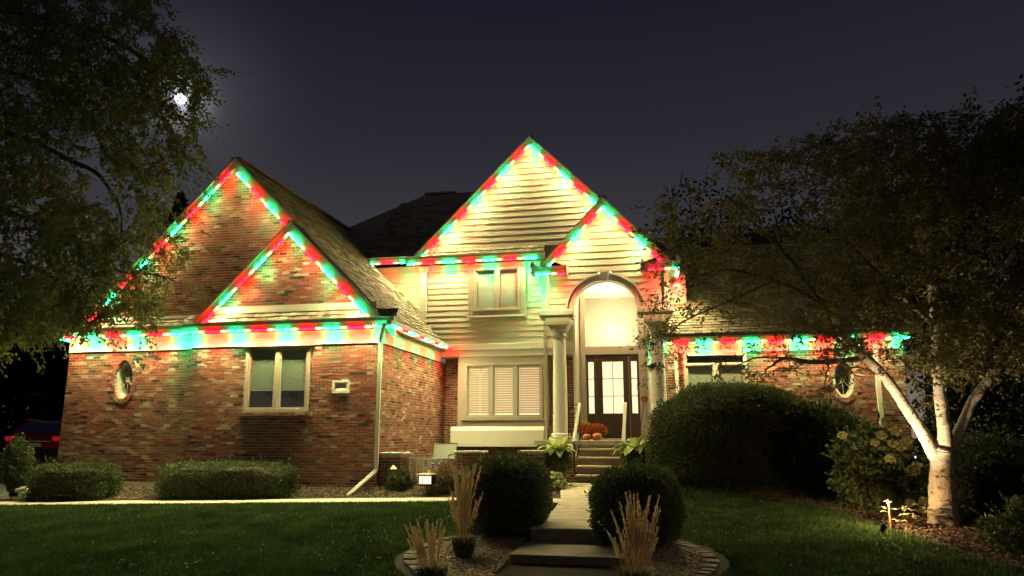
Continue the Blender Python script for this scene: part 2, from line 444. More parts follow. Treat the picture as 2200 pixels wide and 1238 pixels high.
b = MB().box(-2.02, -.56, 10.985, 10.998, -.5, -.002); b.build('riser', 'dark_concrete', gsteps)
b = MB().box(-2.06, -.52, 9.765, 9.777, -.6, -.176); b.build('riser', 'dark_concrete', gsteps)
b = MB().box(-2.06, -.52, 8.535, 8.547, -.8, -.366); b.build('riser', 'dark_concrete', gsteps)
# driveway on the far left
o = sheet('driveway', frange(-30, -16.2, 1.5), frange(16.0, 34, 2), lambda x, y: ground(x, y) + .012, 'driveway')
# beds: soil sheets and chips
def in_left_bed(x, y): return -16.2 < x < walk_x(y)[0] - .05 and 15.5 < y < 18.3 and not (x < -6.6 and y > 16.45)
sheet('planting_bed', frange(-16.3, -2.2, .5), frange(15.5, 18.3, .35), lambda x, y: ground(x, y) + .012, 'soil')
bb = MB(); xsr = frange(-.55, 14, .3)
for i, x in enumerate(xsr):
    e = bed_edge(x)
    for j in range(9):
        y = e + (22.0 - e) * (j / 8) ** 1.5; bb.v.append((x, y, ground(x, y) + .03 * (j > 0) + .004))
for i in range(len(xsr) - 1):
    for j in range(8): bb.f.append((i * 9 + j, (i + 1) * 9 + j, (i + 1) * 9 + j + 1, i * 9 + j + 1))
tag(bb.build('planting_bed', 'soil', smooth=True), kind='structure')
def chips(name, n, test, xr, yr, size, label, mname='mulch', zoff=.02):
    P = []
    while len(P) < n:
        x = R.uniform(*xr); y = R.uniform(*yr)
        if test(x, y): P.append((x, y, ground(x, y) + zoff + R.uniform(0, .02)))
    P = np.array(P)
    V = leaf_quads(P, size, size * .45, outward=np.array([0, 0, .0]), jit=1.0)
    mid = V[:, 0:1, :]; V = mid + (V - mid) * np.array([1, 1, .45])
    o = np_obj(name, V, 4, mname); tag(o, label, 'mulch', kind='stuff'); return o
chips('mulch', 16000, in_left_bed, (-16.2, -2.4), (15.5, 18.3), .07, 'loose bark mulch along the foot of the garage wall')
chips('mulch', 15000, lambda x, y: y > bed_edge(x) + .03 and y < bed_edge(x) + 3.2 and x < 6, (-.5, 6), (8.5, 18.5), .065, 'brown bark mulch under the shrubs and pale-barked tree', zoff=.045)
chips('mulch', 3500, lambda x, y: True, (-19, -15.4), (15.5, 17.2), .07, 'bark mulch lit at the left end of the path', zoff=.02)

fl_ = []
while len(fl_) < 850:
    x = R.uniform(-15, 5); y = R.uniform(8.6, 17.5)
    if is_lawn(x, y) or (walk_x(y)[0] < x < walk_x(y)[1] and y > 11.1 and R.random() < .35): fl_.append((x, y, (walk_z(y) + .024 if not is_lawn(x, y) else ground(x, y) + .05)))
V = leaf_quads(np.array(fl_), .06, .045); mid = V[:, 0:1, :]; V = mid + (V - mid) * np.array([1, 1, .2])
tag(np_obj('fallen_leaves', V, 4, 'mulch'), 'dry fallen leaves scattered over the lawn and walk', 'leaves', kind='stuff')
# stone ring and pebbles
def ring_top(x, y): return ground(x, y) + .04
for side, (a0, a1), lab in ((-1, (112, 238), 'curved row of edging stones round the left half of the stepped bed'), (1, (-58, 68), 'curved row of edging stones round the right half of the stepped bed')):
    th0 = math.radians((a0 + a1) / 2)
    e = empty('stone_edging', (BCX + BA * math.cos(th0), BCY + BB * math.sin(th0), -.3)); tag(e, lab, 'edging')
    n = 26
    for k in range(n):
        t0 = math.radians(a0 + (a1 - a0) * k / n); t1 = math.radians(a0 + (a1 - a0) * (k + .93) / n)
        q = []
        jr = R.uniform(-.015, .015)
        for t, rr in ((t0, .0), (t1, .0), (t1, .17), (t0, .17)):
            q.append((BCX + (BA - .17 + rr + jr) * math.cos(t), BCY + (BB - .17 + rr + jr) * math.sin(t)))
        zj = R.uniform(-.012, .012); cx, cyy = q[0]
        slab('stone', q, lambda x, y: ring_top(cx, cyy) + zj, .16, 'stone', e)
st = MB()
ico = [(0, 0, 1), (.89, 0, .45), (.28, .85, .45), (-.72, .53, .45), (-.72, -.53, .45), (.28, -.85, .45), (.72, .53, -.45), (-.28, .85, -.45), (-.89, 0, -.45), (-.28, -.85, -.45), (.72, -.53, -.45)]
icf = [(0, 1, 2), (0, 2, 3), (0, 3, 4), (0, 4, 5), (0, 5, 1), (1, 6, 2), (2, 7, 3), (3, 8, 4), (4, 9, 5), (5, 10, 1), (6, 7, 2), (7, 8, 3), (8, 9, 4), (9, 10, 5), (10, 6, 1)]
sheet('pebble_bed', frange(BCX - BA + .1, BCX + BA - .1, .3), frange(BCY - 1.3, BCY + 1.3, .3), lambda x, y: ground(x, y) + .006, 'soil')
k = 0
while k < 5200:
    x = R.uniform(BCX - BA, BCX + BA); y = R.uniform(BCY - BB, BCY + BB)
    if ((x - BCX) / (BA - .18)) ** 2 + ((y - BCY) / (BB - .18)) ** 2 > 1 or (WALK_X[0] - .1 < x < WALK_X[1] + .1): continue
    k += 1
    a, b2, c = R.uniform(.018, .042), R.uniform(.018, .038), R.uniform(.010, .02); t = R.uniform(0, 6.28); z = ground(x, y) + R.uniform(.01, .03)
    st.add([(x + (p[0] * a * math.cos(t) - p[1] * b2 * math.sin(t)), y + (p[0] * a * math.sin(t) + p[1] * b2 * math.cos(t)), z + p[2] * c) for p in ico], icf)
tag(st.build('pebbles', 'pebble', smooth=True), 'rounded river pebbles filling the bed beside the steps', 'pebbles', kind='stuff')

# ------------------------------------------------------------------ the house
H = empty('brick_house', (-5, 18, .2))
tag(H, 'two storey brick and cream siding house with steep gables and columned entry', 'house')
ALLB = []          # every brick as (x0, x1, y0, y1, z0, z1, wall object)
def bricks(wall, axis, c, u0, u1, z0, z1, keep=None, trim=None, proud=.012):
    "rows of bricks on the plane y = c (facing -y) or x = c (facing +x)"
    sh = (c - proud) if axis == 'y' else (c + proud)
    r0, r1 = int(math.floor(z0 / BH)), int(math.ceil(z1 / BH))
    for r in range(r0, r1):
        za, zb = max(z0, r * BH + BJ / 2), min(z1, (r + 1) * BH - BJ / 2)
        if zb - za < .015: continue
        zm = (za + zb) / 2
        lo, hi = (u0, u1) if trim is None else trim(zm)
        lo, hi = max(lo, u0), min(hi, u1)
        if hi - lo < .03: continue
        m = ((r + 100) % 2) * .5
        k0, k1 = int(math.floor((lo + sh) / BW + m)) - 1, int(math.ceil((hi + sh) / BW + m)) + 1
        for k in range(k0, k1):
            a, b = (k - m) * BW + BJ / 2 - sh, (k + 1 - m) * BW - BJ / 2 - sh
            a, b = max(a, lo), min(b, hi)
            if b - a < .02: continue
            if keep and not keep((a + b) / 2, zm): continue
            p = proud + R.uniform(-.004, .004); jz = R.uniform(0, .002)
            if axis == 'y': ALLB.append((a, b, c - p, c + .004, za, zb - jz, wall))
            else: ALLB.append((c - .004, c + p, a, b, za, zb - jz, wall))
def mortar(name, axis, c, polys, th=.12, label=None):
    b = MB()
    for p in polys:
        if axis == 'y': b.prism(p, c, c + th, 'y')
        else: b.prism(p, c - th, c, 'x')
    o = b.build(name, 'mortar', H)
    if label: o['label'] = label
    return o
def rc(u0, u1, z0, z1): return [(u0, z0), (u1, z0), (u1, z1), (u0, z1)]
YG, YL = 16.5, 16.8            # garage wall: right part, left part
XS = -6.63                     # garage side wall
XJ = -11.68                    # where the garage front steps back
YM, YB = 21.2, 21.75           # upper siding wall and bay, brick wall behind the bay
YR = 21.3                      # right wing
YT = 20.1                      # entry tower front
GZ = -.3
# garage front, right part
gw = mortar('garage_wall', 'y', YG, [rc(XJ, -10.12, GZ, 3.52), rc(-10.12, -8.38, GZ, 1.85), rc(-8.38, XS, GZ, 3.52)])
bricks(gw, 'y', YG, XJ, XS - .012, GZ, 3.5, keep=lambda u, z: not (-10.12 < u < -8.38 and z > 1.83) and not (-7.82 < u < -7.34 and 2.28 < z < 2.64))
# garage front, left part, with the oval window opening
OVX, OVZ, OVA, OVB = -13.78, 2.76, .27, .50
def oval_wall(x0, x1, y, z0, z1, ox, oz, a, b):
    A, B = a + .12, b + .12
    polys = [rc(x0, ox - A, z0, z1), rc(ox + A, x1, z0, z1), rc(ox - A, ox + A, z0, oz - B), rc(ox - A, ox + A, oz + B, z1)]
    n = 40
    for k in range(n):       # filler between rectangle and oval
        t0, t1 = 2 * math.pi * k / n, 2 * math.pi * (k + 1) / n
        def sq(t):
            c, s = math.cos(t), math.sin(t); f = 1 / max(abs(c), abs(s)); return (ox + A * c * f, oz + B * s * f)
        polys.append([(ox + a * math.cos(t0), oz + b * math.sin(t0)), sq(t0), sq(t1), (ox + a * math.cos(t1), oz + b * math.sin(t1))])
    return polys
lw = mortar('garage_wall', 'y', YL, oval_wall(-15.5, XJ, YL, GZ, 3.52, OVX, OVZ, OVA, OVB))
ell = lambda ox, oz, a, b: (lambda u, z: ((u - ox) / (a + .13)) ** 2 + ((z - oz) / (b + .11)) ** 2 > 1)
bricks(lw, 'y', YL, -15.5, XJ, GZ, 3.5, keep=ell(OVX, OVZ, OVA, OVB))
mortar('garage_wall', 'x', XJ + .05, [rc(YG + .12, YL + .02, GZ, 3.52)], .1)
mortar('garage_wall', 'x', -15.38, [rc(YL + .13, 30, GZ, 4.0)], .12)
# garage side wall facing the patio
swl = mortar('side_wall', 'x', XS, [rc(YG + .125, YB + .1, GZ, 3.52)])
bricks(swl, 'x', XS, YG - .012, YB, GZ, 3.5)
# gables of the garage
SB, AX, AZ = 1.005, -10.93, 8.51      # big gable slope and apex of its roof edge
SS, BX, BZ = 1.0, -9.06, 6.58       # small gable
def big_z(x): return AZ - SB * abs(x - AX)
def small_z(x): return BZ - SS * abs(x - BX)
bg_ = mortar('gable_wall', 'y', YL, [[(-15.0, 4.12), (-6.7, 4.12), (AX, AZ - .12)]])
bricks(bg_, 'y', YL, -15.0, -6.6, 4.40, AZ - .3, trim=lambda z: (AX - (AZ - .15 - z) / SB, AX + (AZ - .15 - z) / SB),
       keep=lambda u, z: not (z < small_z(u) - .05 and u > XJ + .1))
sg_ = mortar('gable_wall', 'y', YG, [[(-11.2, 4.25), (-6.7, 4.25), (BX, BZ - .1)]])
bricks(sg_, 'y', YG, -11.3, -6.6, 4.51, BZ - .3, trim=lambda z: (BX - (BZ - .14 - z) / SS, BX + (BZ - .14 - z) / SS))
# brick behind and under the bay, beside the door, right wing
bw = mortar('brick_wall', 'y', YB, [rc(XS, -2.62, GZ, 3.64)])
bricks(bw, 'y', YB, XS + .015, -2.62, 0, 3.62, keep=lambda u, z: u < -5.95 or z < 1.12 or u > -3.3)
pb = mortar('porch_base', 'y', 19.72, [rc(-3.45, .25, -.1, 1.10)], .1)
bricks(pb, 'y', 19.72, -3.45, .25, -.1, 1.08)
WX1 = 6.15
rw = mortar('wing_wall', 'y', YR, [rc(-.5, .49, GZ, 3.62), rc(.49, 2.13, GZ, 1.98)] + oval_wall(2.13, WX1, YR, GZ, 3.62, 4.62, 2.80, .27, .47))
bricks(rw, 'y', YR, -.5, WX1, 1.0, 3.62, keep=lambda u, z: ((u - 4.62) / .40) ** 2 + ((z - 2.80) / .58) ** 2 > 1 and not (.47 < u < 2.14 and 1.8 < z))
# hand out the bricks: the 300 nearest are parts of their own, the rest one mesh
ALLB.sort(key=lambda t: (Vector(((t[0] + t[1]) / 2, (t[2] + t[3]) / 2, (t[4] + t[5]) / 2 + .0)) - Vector((0, 0, EYE))).length + (6 if t[4] < 1.1 else 0) + (4 if (t[1] - t[0]) + (t[3] - t[2]) < .12 else 0))
ub = MB().box(-.5, .5, -.5, .5, -.5, .5)
ub_me = bpy.data.meshes.new('brick'); ub_me.from_pydata(ub.v, [], ub.f); ub_me.update()
for t in ALLB[:300]:
    o = link('brick', ub_me, 'brick', t[6], ((t[0] + t[1]) / 2, (t[2] + t[3]) / 2, (t[4] + t[5]) / 2))
    o.scale = (t[1] - t[0], t[3] - t[2], t[5] - t[4])
b = MB()
for t in ALLB[300:]: b.box(*t[:6])
o = b.build('bricks', 'brick', H); o['kind'] = 'stuff'
# ring of bricks round each oval window
def oval_window(ox, oz, a, b, y):
    w = empty('oval_window', (ox, y, oz - b)); w.parent = H; w.location = Vector((ox, y, oz - b)) - WLOC[H.name]
    w['label'] = 'oval window with spoked grille in a ring of bricks'
    n = 30; rb = MB()
    for k in range(n):
        t = 2 * math.pi * (k + .5) / n; dt = 2 * math.pi / n * .42
        q = []
        for tt, rr in ((t - dt, 0), (t + dt, 0), (t + dt, .115), (t - dt, .115)):
            q.append((ox + (a + rr) * math.cos(tt), oz + (b + rr) * math.sin(tt)))
        rb.prism(q, y - .03 - R.uniform(0, .006), y + .1, 'y')
    rb.build('brick_ring', 'brick', w)
    fr = MB(); m = 36
    for (r0, r1, y0, y1) in ((-.0, -.05, y + .05, y + .30), (-.05, -.085, y + .12, y + .3)):
        for k in range(m):
            t0, t1 = 2 * math.pi * k / m, 2 * math.pi * (k + 1) / m
            q = [(ox + (a + r0) * math.cos(t0), oz + (b + r0) * math.sin(t0)), (ox + (a + r0) * math.cos(t1), oz + (b + r0) * math.sin(t1)),
                 (ox + (a + r1) * math.cos(t1), oz + (b + r1) * math.sin(t1)), (ox + (a + r1) * math.cos(t0), oz + (b + r1) * math.sin(t0))]
            fr.prism(q, y0, y1, 'y')
    fr.build('frame', 'light_gutter', w)
    gr = MB()
    for k in range(3):
        t = math.pi * k / 3 + math.pi / 2
        gr.bar((ox - (a - .05) * math.cos(t), y + .16, oz - (b - .05) * math.sin(t)), (ox + (a - .05) * math.cos(t), y + .16, oz + (b - .05) * math.sin(t)), .014, .014)
    rr = [(ox + .05 * math.cos(2 * math.pi * k / 12), y + .155, oz + .05 * math.sin(2 * math.pi * k / 12)) for k in range(13)]
    gr.tube(rr, .012, 5)
    gr.build('grille', 'light_gutter', w, smooth=False)
    p = MB(); p.prism([(ox + (a - .06) * math.cos(2 * math.pi * k / m), oz + (b - .06) * math.sin(2 * math.pi * k / m)) for k in range(m)], y + .19, y + .195, 'y'); p.build('pane', 'glass', w)
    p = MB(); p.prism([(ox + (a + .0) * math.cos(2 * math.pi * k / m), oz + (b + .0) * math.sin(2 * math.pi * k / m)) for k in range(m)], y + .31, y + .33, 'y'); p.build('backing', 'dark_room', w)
oval_window(OVX, OVZ, OVA, OVB, YL)
oval_window(4.62, 2.80, .27, .47, YR)

# roofs -------------------------------------------------------------
def roof_slope(name, e0, e1, up, th=.09, mname='roof_deck', parent=H):
    "slab whose top spans e0-e1 (eave) and e0+up, e1+up"
    e0, e1, up = Vector(e0), Vector(e1), Vector(up)
    nrm = (e1 - e0).cross(up).normalized()
    if nrm.z < 0: nrm = -nrm
    q = [e0, e1, e1 + up, e0 + up]
    b = MB().add(q + [p - nrm * th for p in q], [(0, 1, 2, 3), (7, 6, 5, 4), (0, 4, 5, 1), (1, 5, 6, 2), (2, 6, 7, 3), (3, 7, 4, 0)])
    return b.build(name, mname, parent)
PIECES = []
def shingles(roof, e0, e1, up, rowh=.145, tw=.24, pieces=False, test=None):
    e0, e1, up = Vector(e0), Vector(e1), Vector(up)
    U = (e1 - e0); LU = U.length; U.normalize(); LV = up.length; Vv = up.normalized(); nrm = U.cross(Vv)
    if nrm.z < 0: nrm = -nrm
    mb = MB(); nr = max(1, round(LV / rowh)); rh = LV / nr
    for r in range(nr):
        off = R.uniform(0, tw); x = -off
        while x < LU:
            w = tw * R.uniform(.6, 1.25); a, b2 = max(0, x + .006), min(LU, x + w - .006); x += w
            if b2 - a < .03: continue
            t0 = R.choice((.010, .018, .026)); v0, v1 = r * rh - .01, min(LV, (r + 1) * rh + .02)
            P = lambda uu, vv, h: e0 + U * uu + Vv * vv + nrm * h
            vs = [P(a, v0, .0), P(b2, v0, .0), P(b2, v0, t0 + .008), P(a, v0, t0 + .008), P(a, v1, .002), P(b2, v1, .002)]
            if test and not test(P((a + b2) / 2, (v0 + v1) / 2, 0)): continue
            fs = [(0, 1, 2, 3), (3, 2, 5, 4), (0, 3, 4), (1, 5, 2)]
            if pieces and len(PIECES) < 300:
                m = MB().add(vs, fs); PIECES.append(m.build('shingle', 'shingle_piece', roof))
            else: mb.add(vs, fs)
    if mb.v:
        o = mb.build('shingles', 'shingle', roof); o['kind'] = 'stuff'
# garage roof
GB = 30.0
XE = -6.32; ZE = big_z(XE)
r = roof_slope('garage_roof', (XE, 16.64, ZE), (XE, GB, ZE), (AX - XE, 0, AZ - ZE)); r['label'] = 'long steep shingled slope facing the patio'
shingles(r, (XE, 16.64, ZE + .002), (XE, 27.5, ZE + .002), (AX - XE, 0, AZ - ZE), test=lambda p: p.y < 21.6 + (p.z - 3.9) * 1.25)
r2 = roof_slope('garage_roof', (AX - (AX - XE) * -1 * 0 - 4.45, GB, AZ - 4.45 * SB), (AX - 4.45, 16.64, AZ - 4.45 * SB), (4.45, 0, 4.45 * SB))
mb = MB().bar((AX, 16.62, AZ + .03), (AX, GB, AZ + .03), .3, .05); mb.build('ridge_cap', 'shingle', H)
# small gable roof
r = roof_slope('gable_roof', (BX - 2.5, YL, BZ - 2.5), (BX - 2.5, 16.34, BZ - 2.5), (2.5, 0, 2.5))
roof_slope('gable_roof', (BX + 2.5, 16.34, BZ - 2.5), (BX + 2.5, 16.63, BZ - 2.5), (-2.5, 0, 2.5))
mb = MB().bar((BX, 16.32, BZ + .03), (BX, YL, BZ + .03), .2, .04); mb.build('ridge_cap', 'shingle', H)
def rake(x0, z0, x1, z1, y0, wall_y, h=.27, side=1):
    "rake board along the roof edge from eave (x0,z0) to apex (x1,z1), front face at y0, and its soffit back to the wall"
    b = MB().prism([(x0, z0 - h), (x0, z0 - .02), (x1, z1 - .02), (x1, z1 - h)], y0 - .025, y0 + .02, 'y')
    b.build('rake_board', 'fascia_paint', H)
    b = MB().prism([(x0, z0 - .03), (x0, z0 + .035), (x1, z1 + .035), (x1, z1 - .03)], y0 - .05, y0 - .027, 'y')
    b.build('drip_edge', 'gutter_paint', H)
    b = MB().prism([(x0, z0 - .19), (x0, z0 - .14), (x1, z1 - .14), (x1, z1 - .19)], y0 + .022, wall_y - .002, 'y')
    b.build('rake_soffit', 'tan_trim', H)
rake(AX - 4.45, AZ - 4.45 * SB, AX, AZ, 16.62, YL); rake(XE, ZE, AX, AZ, 16.62, YL)
rake(BX - 2.5, BZ - 2.5, BX, BZ, 16.32, YG); rake(BX + 2.5, BZ - 2.5, BX, BZ, 16.32, YG)
# the front eave: gutter, skirt roof, soffit, frieze
def gutter(x0, x1, y, z0, z1, mname='gutter_paint', dep=.12):
    b = MB().prism([(y + .02, z0), (y - dep * .7, z0), (y - dep, z0 + (z1 - z0) * .55), (y - dep, z1 - .02), (y - dep - .012, z1), (y + .02, z1)], x0, x1, 'x')
    return b.build('gutter', mname, H)
def eave_front(x0, x1, yf, yw, zb, zt, zs, shingle=True):
    gutter(x0, x1, yf, zb + .02, zt)
    MB().box(x0 + .02, x1 - .02, yf + .022, yw - .002, zb - .0, zb + .025).build('soffit', 'tan_trim', H)
    if shingle:
        rf = roof_slope('skirt_roof', (x0, yf + .0, zt - .0), (x1, yf + .0, zt - .0), (0, yw - yf - .005, zs - zt), .02)
        shingles(rf, (x0, yf - .02, zt), (x1, yf - .02, zt), (0, yw - yf, zs - zt), .15, .2, pieces=True)
eave_front(XJ - .12, -6.22, 16.34, YG, 3.86, 4.09, 4.32)
eave_front(-15.72, XJ - .13, 16.65, YL, 3.87, 4.10, 4.30)
MB().box(-11.15, -6.75, YG - .05, YG - .014, 4.33, 4.50).build('base_trim', 'cream_paint', H)
MB().box(-15.0, XJ, YL - .05, YL - .014, 4.31, 4.39).build('base_trim', 'cream_paint', H)
MB().box(XJ, XS, YG - .045, YG - .0, 3.50, 3.838).build('frieze_board', 'cream_paint', H)
MB().box(-15.5, XJ - .002, YL - .045, YL - .0, 3.50, 3.858).build('frieze_board', 'cream_paint', H)
MB().box(XS + .001, XS + .045, YG - .045, YM - .06, 3.50, 3.838).build('frieze_board', 'cream_paint', H)
# side eave
b = MB().box(XE - .02, XE + .09, 16.1, 21.14, 3.87, 3.99); b.build('gutter', 'light_gutter', H, bevel=.02)
MB().box(XE - .04, XE - .022, 16.1, 21.14, 3.82, 3.96).build('fascia_board', 'light_gutter', H)
MB().box(XS + .05, XE - .042, 16.64, 21.14, 3.842, 3.862).build('soffit', 'tan_trim', H)

# siding ------------------------------------------------------------
def siding(y, z0, z1, L, Rr, hole=None, exp=.172, name='siding_wall', wall=None):
    "lap boards on the plane y; L(z), Rr(z) bound them; hole(z) gives None or (xl, xr)"
    sh = MB(); rows = []
    z = z0
    while z < z1 - .02:
        zt = min(z + exp, z1); rows.append((z, zt)); z += exp
    back = MB(); boards = []
    for za, zb in rows:
        segs = []
        h0, h1 = (hole(za), hole(zb)) if hole else (None, None)
        hm = hole((za + zb) / 2) if hole else None
        if hm:
            h0 = h0 or hm; h1 = h1 or hm
            if exp == .172 and y > 21: h0 = h1 = hm
            segs = [(L(za), h0[0], L(zb), h1[0]), (h0[1], Rr(za), h1[1], Rr(zb))]
        else: segs = [(L(za), Rr(za), L(zb), Rr(zb))]
        for a, b_, c, d in segs:
            if b_ - a < .04: continue
            if d < c: c = d = (c + d) / 2
            back.prism([(a, za), (b_, za), (d, zb), (c, zb)], y + .02, y + .08, 'y')
            m = MB().add([(a, y - .0205, za), (b_, y - .0205, za), (d, y - .004, zb + .012), (c, y - .004, zb + .012),
                          (a, y + .018, za), (b_, y + .018, za), (d, y + .018, zb + .012), (c, y + .018, zb + .012)],
                         [(0, 1, 2, 3), (0, 4, 5, 1), (3, 2, 6, 7), (0, 3, 7, 4), (1, 5, 6, 2)])
            boards.append(m)
    w = wall or back.build(name, 'siding', H)
    for m in boards: m.build('board', 'siding', w)
    return w
CX0, CZ0, SCN = -3.85, 10.35, 1.0     # centre gable
TX, TZ, STN = -1.58, 7.88, 1.06       # tower gable
siding(YM, 4.02, 6.44, lambda z: -7.1, lambda z: -2.6, hole=lambda z: (-5.58, -4.18) if 4.97 < z < 6.31 else None)
siding(YM, 6.93, CZ0 - .25, lambda z: CX0 - (CZ0 - .12 - z) / SCN, lambda z: CX0 + (CZ0 - .12 - z) / SCN, exp=.19)
MB().box(-7.1, -2.6, YM + .09, YM + .12, 6.4, 6.95).build('wall_backing', 'siding', H)
siding(22.2, 4.3, 6.72, lambda z: -9.35, lambda z: -7.3)
ARX, ARZ = -1.585, 4.76
def arch_hole(z):
    if z > ARZ + .95 : return None
    k = math.sqrt(max(0, 1 - ((z - ARZ) / .96) ** 2)); return (ARX - .95 * k, ARX + .95 * k) if k > .12 else None
siding(YT, 4.76, 5.80, lambda z: -3.14, lambda z: -.06, hole=arch_hole)
siding(YT, 5.80, TZ - .2, lambda z: max(-2.62 if z < 6.0 else -9, TX - (TZ - .12 - z) / STN), lambda z: min(-.55 if z < 6.0 else 9, TX + (TZ - .12 - z) / STN), exp=.19)
# tower sides, corner boards, backing
for x in (-3.36, .02): MB().box(x, x + .15, YT - .03, YT + .12, 4.76, 5.72).build('corner_board', 'cream_paint', H)
for x in (-3.34, .10): MB().box(x, x + .06, YT + .125, YM + (.0 if x < -1 else .1), 4.76, 6.2).build('tower_side', 'siding', H)
for s, xx in ((-1, -3.285), (1, .095)):      # flared heads of the corner boards
    MB().prism([(xx - .08, 5.72), (xx + .08, 5.72), (xx + .10, 5.80), (xx - .10, 5.80)], YT - .05, YT + .12, 'y').build('corner_head', 'cream_paint', H)
MB().prism([(-7.27, 4.4), (-7.08, 4.4), (-7.08, 6.2), (-6.98, 6.42), (-7.37, 6.42), (-7.27, 6.2)], YM - .06, YM + .1, 'y').build('corner_board', 'cream_paint', H)
MB().box(-7.27, -7.2, YM + .1, 22.2, 4.3, 6.5).build('side_board', 'siding', H)
# arch trim and keystone
def arch_ring(r0x, r0z, r1x, r1z, y0, y1, n=28):
    b = MB()
    for k in range(n):
        t0, t1 = math.pi * k / n, math.pi * (k + 1) / n
        b.prism([(ARX + r0x * math.cos(t0), ARZ + r0z * math.sin(t0)), (ARX + r1x * math.cos(t0), ARZ + r1z * math.sin(t0)),
                 (ARX + r1x * math.cos(t1), ARZ + r1z * math.sin(t1)), (ARX + r0x * math.cos(t1), ARZ + r0z * math.sin(t1))], y0, y1, 'y')
    return b
a_ = arch_ring(.88, .80, 1.04, .94, YT - .05, YT + .22).build('arch_trim', 'cream_paint', H)
arch_ring(1.04, .94, 1.09, .99, YT - .085, YT + .02).build('arch_molding', 'cream_paint', H)
arch_ring(.85, .765, .88, .80, YT - .075, YT + .22).build('arch_molding', 'cream_paint', H)
ks = MB().prism([(ARX - .085, 5.50), (ARX + .085, 5.50), (ARX + .15, 5.80), (ARX - .15, 5.80)], YT - .13, YT - .0, 'y').build('keystone', 'cream_paint', H)
MB().prism([(ARX - .055, 5.53), (ARX + .055, 5.53), (ARX + .10, 5.765), (ARX - .10, 5.765)], YT - .145, YT - .132, 'y').build('keystone_panel', 'tan_trim', ks)
# entablature blocks, capitals and columns
for cx in (-2.885, -.235):
    xa, xb = (-3.42, -2.44) if cx < -1 else (-.73, .22)
    MB().box(xa, xb, YT - .12, YT + .42, 4.60, 4.757).build('entablature', 'cream_paint', H, bevel=.012)
    MB().box(xa + .03, xb - .03, YT - .09, YT + .39, 4.53, 4.598).build('entablature', 'fascia_paint', H)
    co = empty('column', (cx, YT + .15, 1.24)); co.parent = H; co.location = Vector((cx, YT + .15, 1.24)) - WLOC[H.name]
    c = (cx, YT + .15)
    MB().lathe([(.205, 1.40), (.205, 1.43), (.20, 1.8), (.192, 2.8), (.175, 3.9), (.172, 4.02)], c, 32).build('shaft', 'cream_paint', co)
    MB().box(cx - .27, cx + .27, YT - .12, YT + .42, 1.235, 1.33).build('plinth', 'cream_paint', co, bevel=.01)
    MB().lathe([(.25, 1.33), (.26, 1.36), (.25, 1.39), (.22, 1.402)], c, 32).build('base_molding', 'cream_paint', co)
    MB().lathe([(.175, 4.02), (.205, 4.03), (.21, 4.06), (.18, 4.075), (.18, 4.15), (.22, 4.19), (.225, 4.22)], c, 32).build('necking', 'cream_paint', co)
    q = MB(); lo, hi = .22, .34
    q.add([(cx + sx * lo, YT + .15 + sy * lo, 4.22) for sx, sy in ((-1, -1), (1, -1), (1, 1), (-1, 1))] + [(cx + sx * .29, YT + .15 + sy * .26, 4.34) for sx, sy in ((-1, -1), (1, -1), (1, 1), (-1, 1))] +
          [(cx + sx * hi, YT + .15 + sy * .265, 4.42) for sx, sy in ((-1, -1), (1, -1), (1, 1), (-1, 1))] + [(cx + sx * hi, YT + .15 + sy * .265, 4.528) for sx, sy in ((-1, -1), (1, -1), (1, 1), (-1, 1))],
          [(0, 3, 2, 1)] + [(4 * l + i, 4 * l + (i + 1) % 4, 4 * l + 4 + (i + 1) % 4, 4 * l + 4 + i) for l in range(3) for i in range(4)] + [(12, 13, 14, 15)])
    q.build('capital', 'fascia_paint', co)
# centre gable roof, tower roof, main roof, wing roof, their rakes and eaves
RB = 25.9
r = roof_slope('gable_roof', (CX0 - 3.6, RB, CZ0 - 3.6), (CX0 - 3.6, 21.05, CZ0 - 3.6), (3.6, 0, 3.6)); roof_slope('gable_roof', (CX0 + 3.6, 21.05, CZ0 - 3.6), (CX0 + 3.6, RB, CZ0 - 3.6), (-3.6, 0, 3.6))
rake(CX0 - 3.6, CZ0 - 3.6, CX0, CZ0, 21.03, YM); rake(CX0 + 3.6, CZ0 - 3.6, CX0, CZ0, 21.03, YM)
MB().bar((CX0, 21.01, CZ0 + .03), (CX0, RB, CZ0 + .03), .2, .05).build('ridge_cap', 'shingle', H)
eave_front(-7.72, -3.42, 21.05, YM, 6.50, 6.72, 6.95)
roof_slope('tower_roof', (TX - 1.72, YM + 2.5, TZ - 1.72 * STN), (TX - 1.72, 19.92, TZ - 1.72 * STN), (1.72, 0, 1.72 * STN)); roof_slope('tower_roof', (TX + 1.72, 19.92, TZ - 1.72 * STN), (TX + 1.72, YM + 2.5, TZ - 1.72 * STN), (-1.72, 0, 1.72 * STN))
rake(TX - 1.78, TZ - 1.78 * STN, TX, TZ, 19.91, YT); rake(TX + 1.78, TZ - 1.78 * STN, TX, TZ, 19.91, YT)
MB().bar((TX, 19.90, TZ + .03), (TX, 23.7, TZ + .03), .2, .05).build('ridge_cap', 'shingle', H)
for x0, x1 in ((-3.58, -2.62), (-.55, .46)):
    e = empty('eave_return', (x0, 19.7, 5.7)); e.parent = H; e.location = Vector((x0, 19.7, 5.7)) - WLOC[H.name]
    MB().box(x0, x1, 19.72, YT - .035, 5.735, 5.925).build('return_box', 'gutter_paint', e, bevel=.01)
    MB().prism([(19.70, 5.927), (YT - .03, 5.927), (YT - .03, 6.02)], x0 - .02, x1 + .02, 'x').build('return_cap', 'shingle', e)
    MB().box(x0 - .02, x1 + .02, 19.69, 19.718, 5.90, 5.94).build('return_lip', 'light_gutter', e)
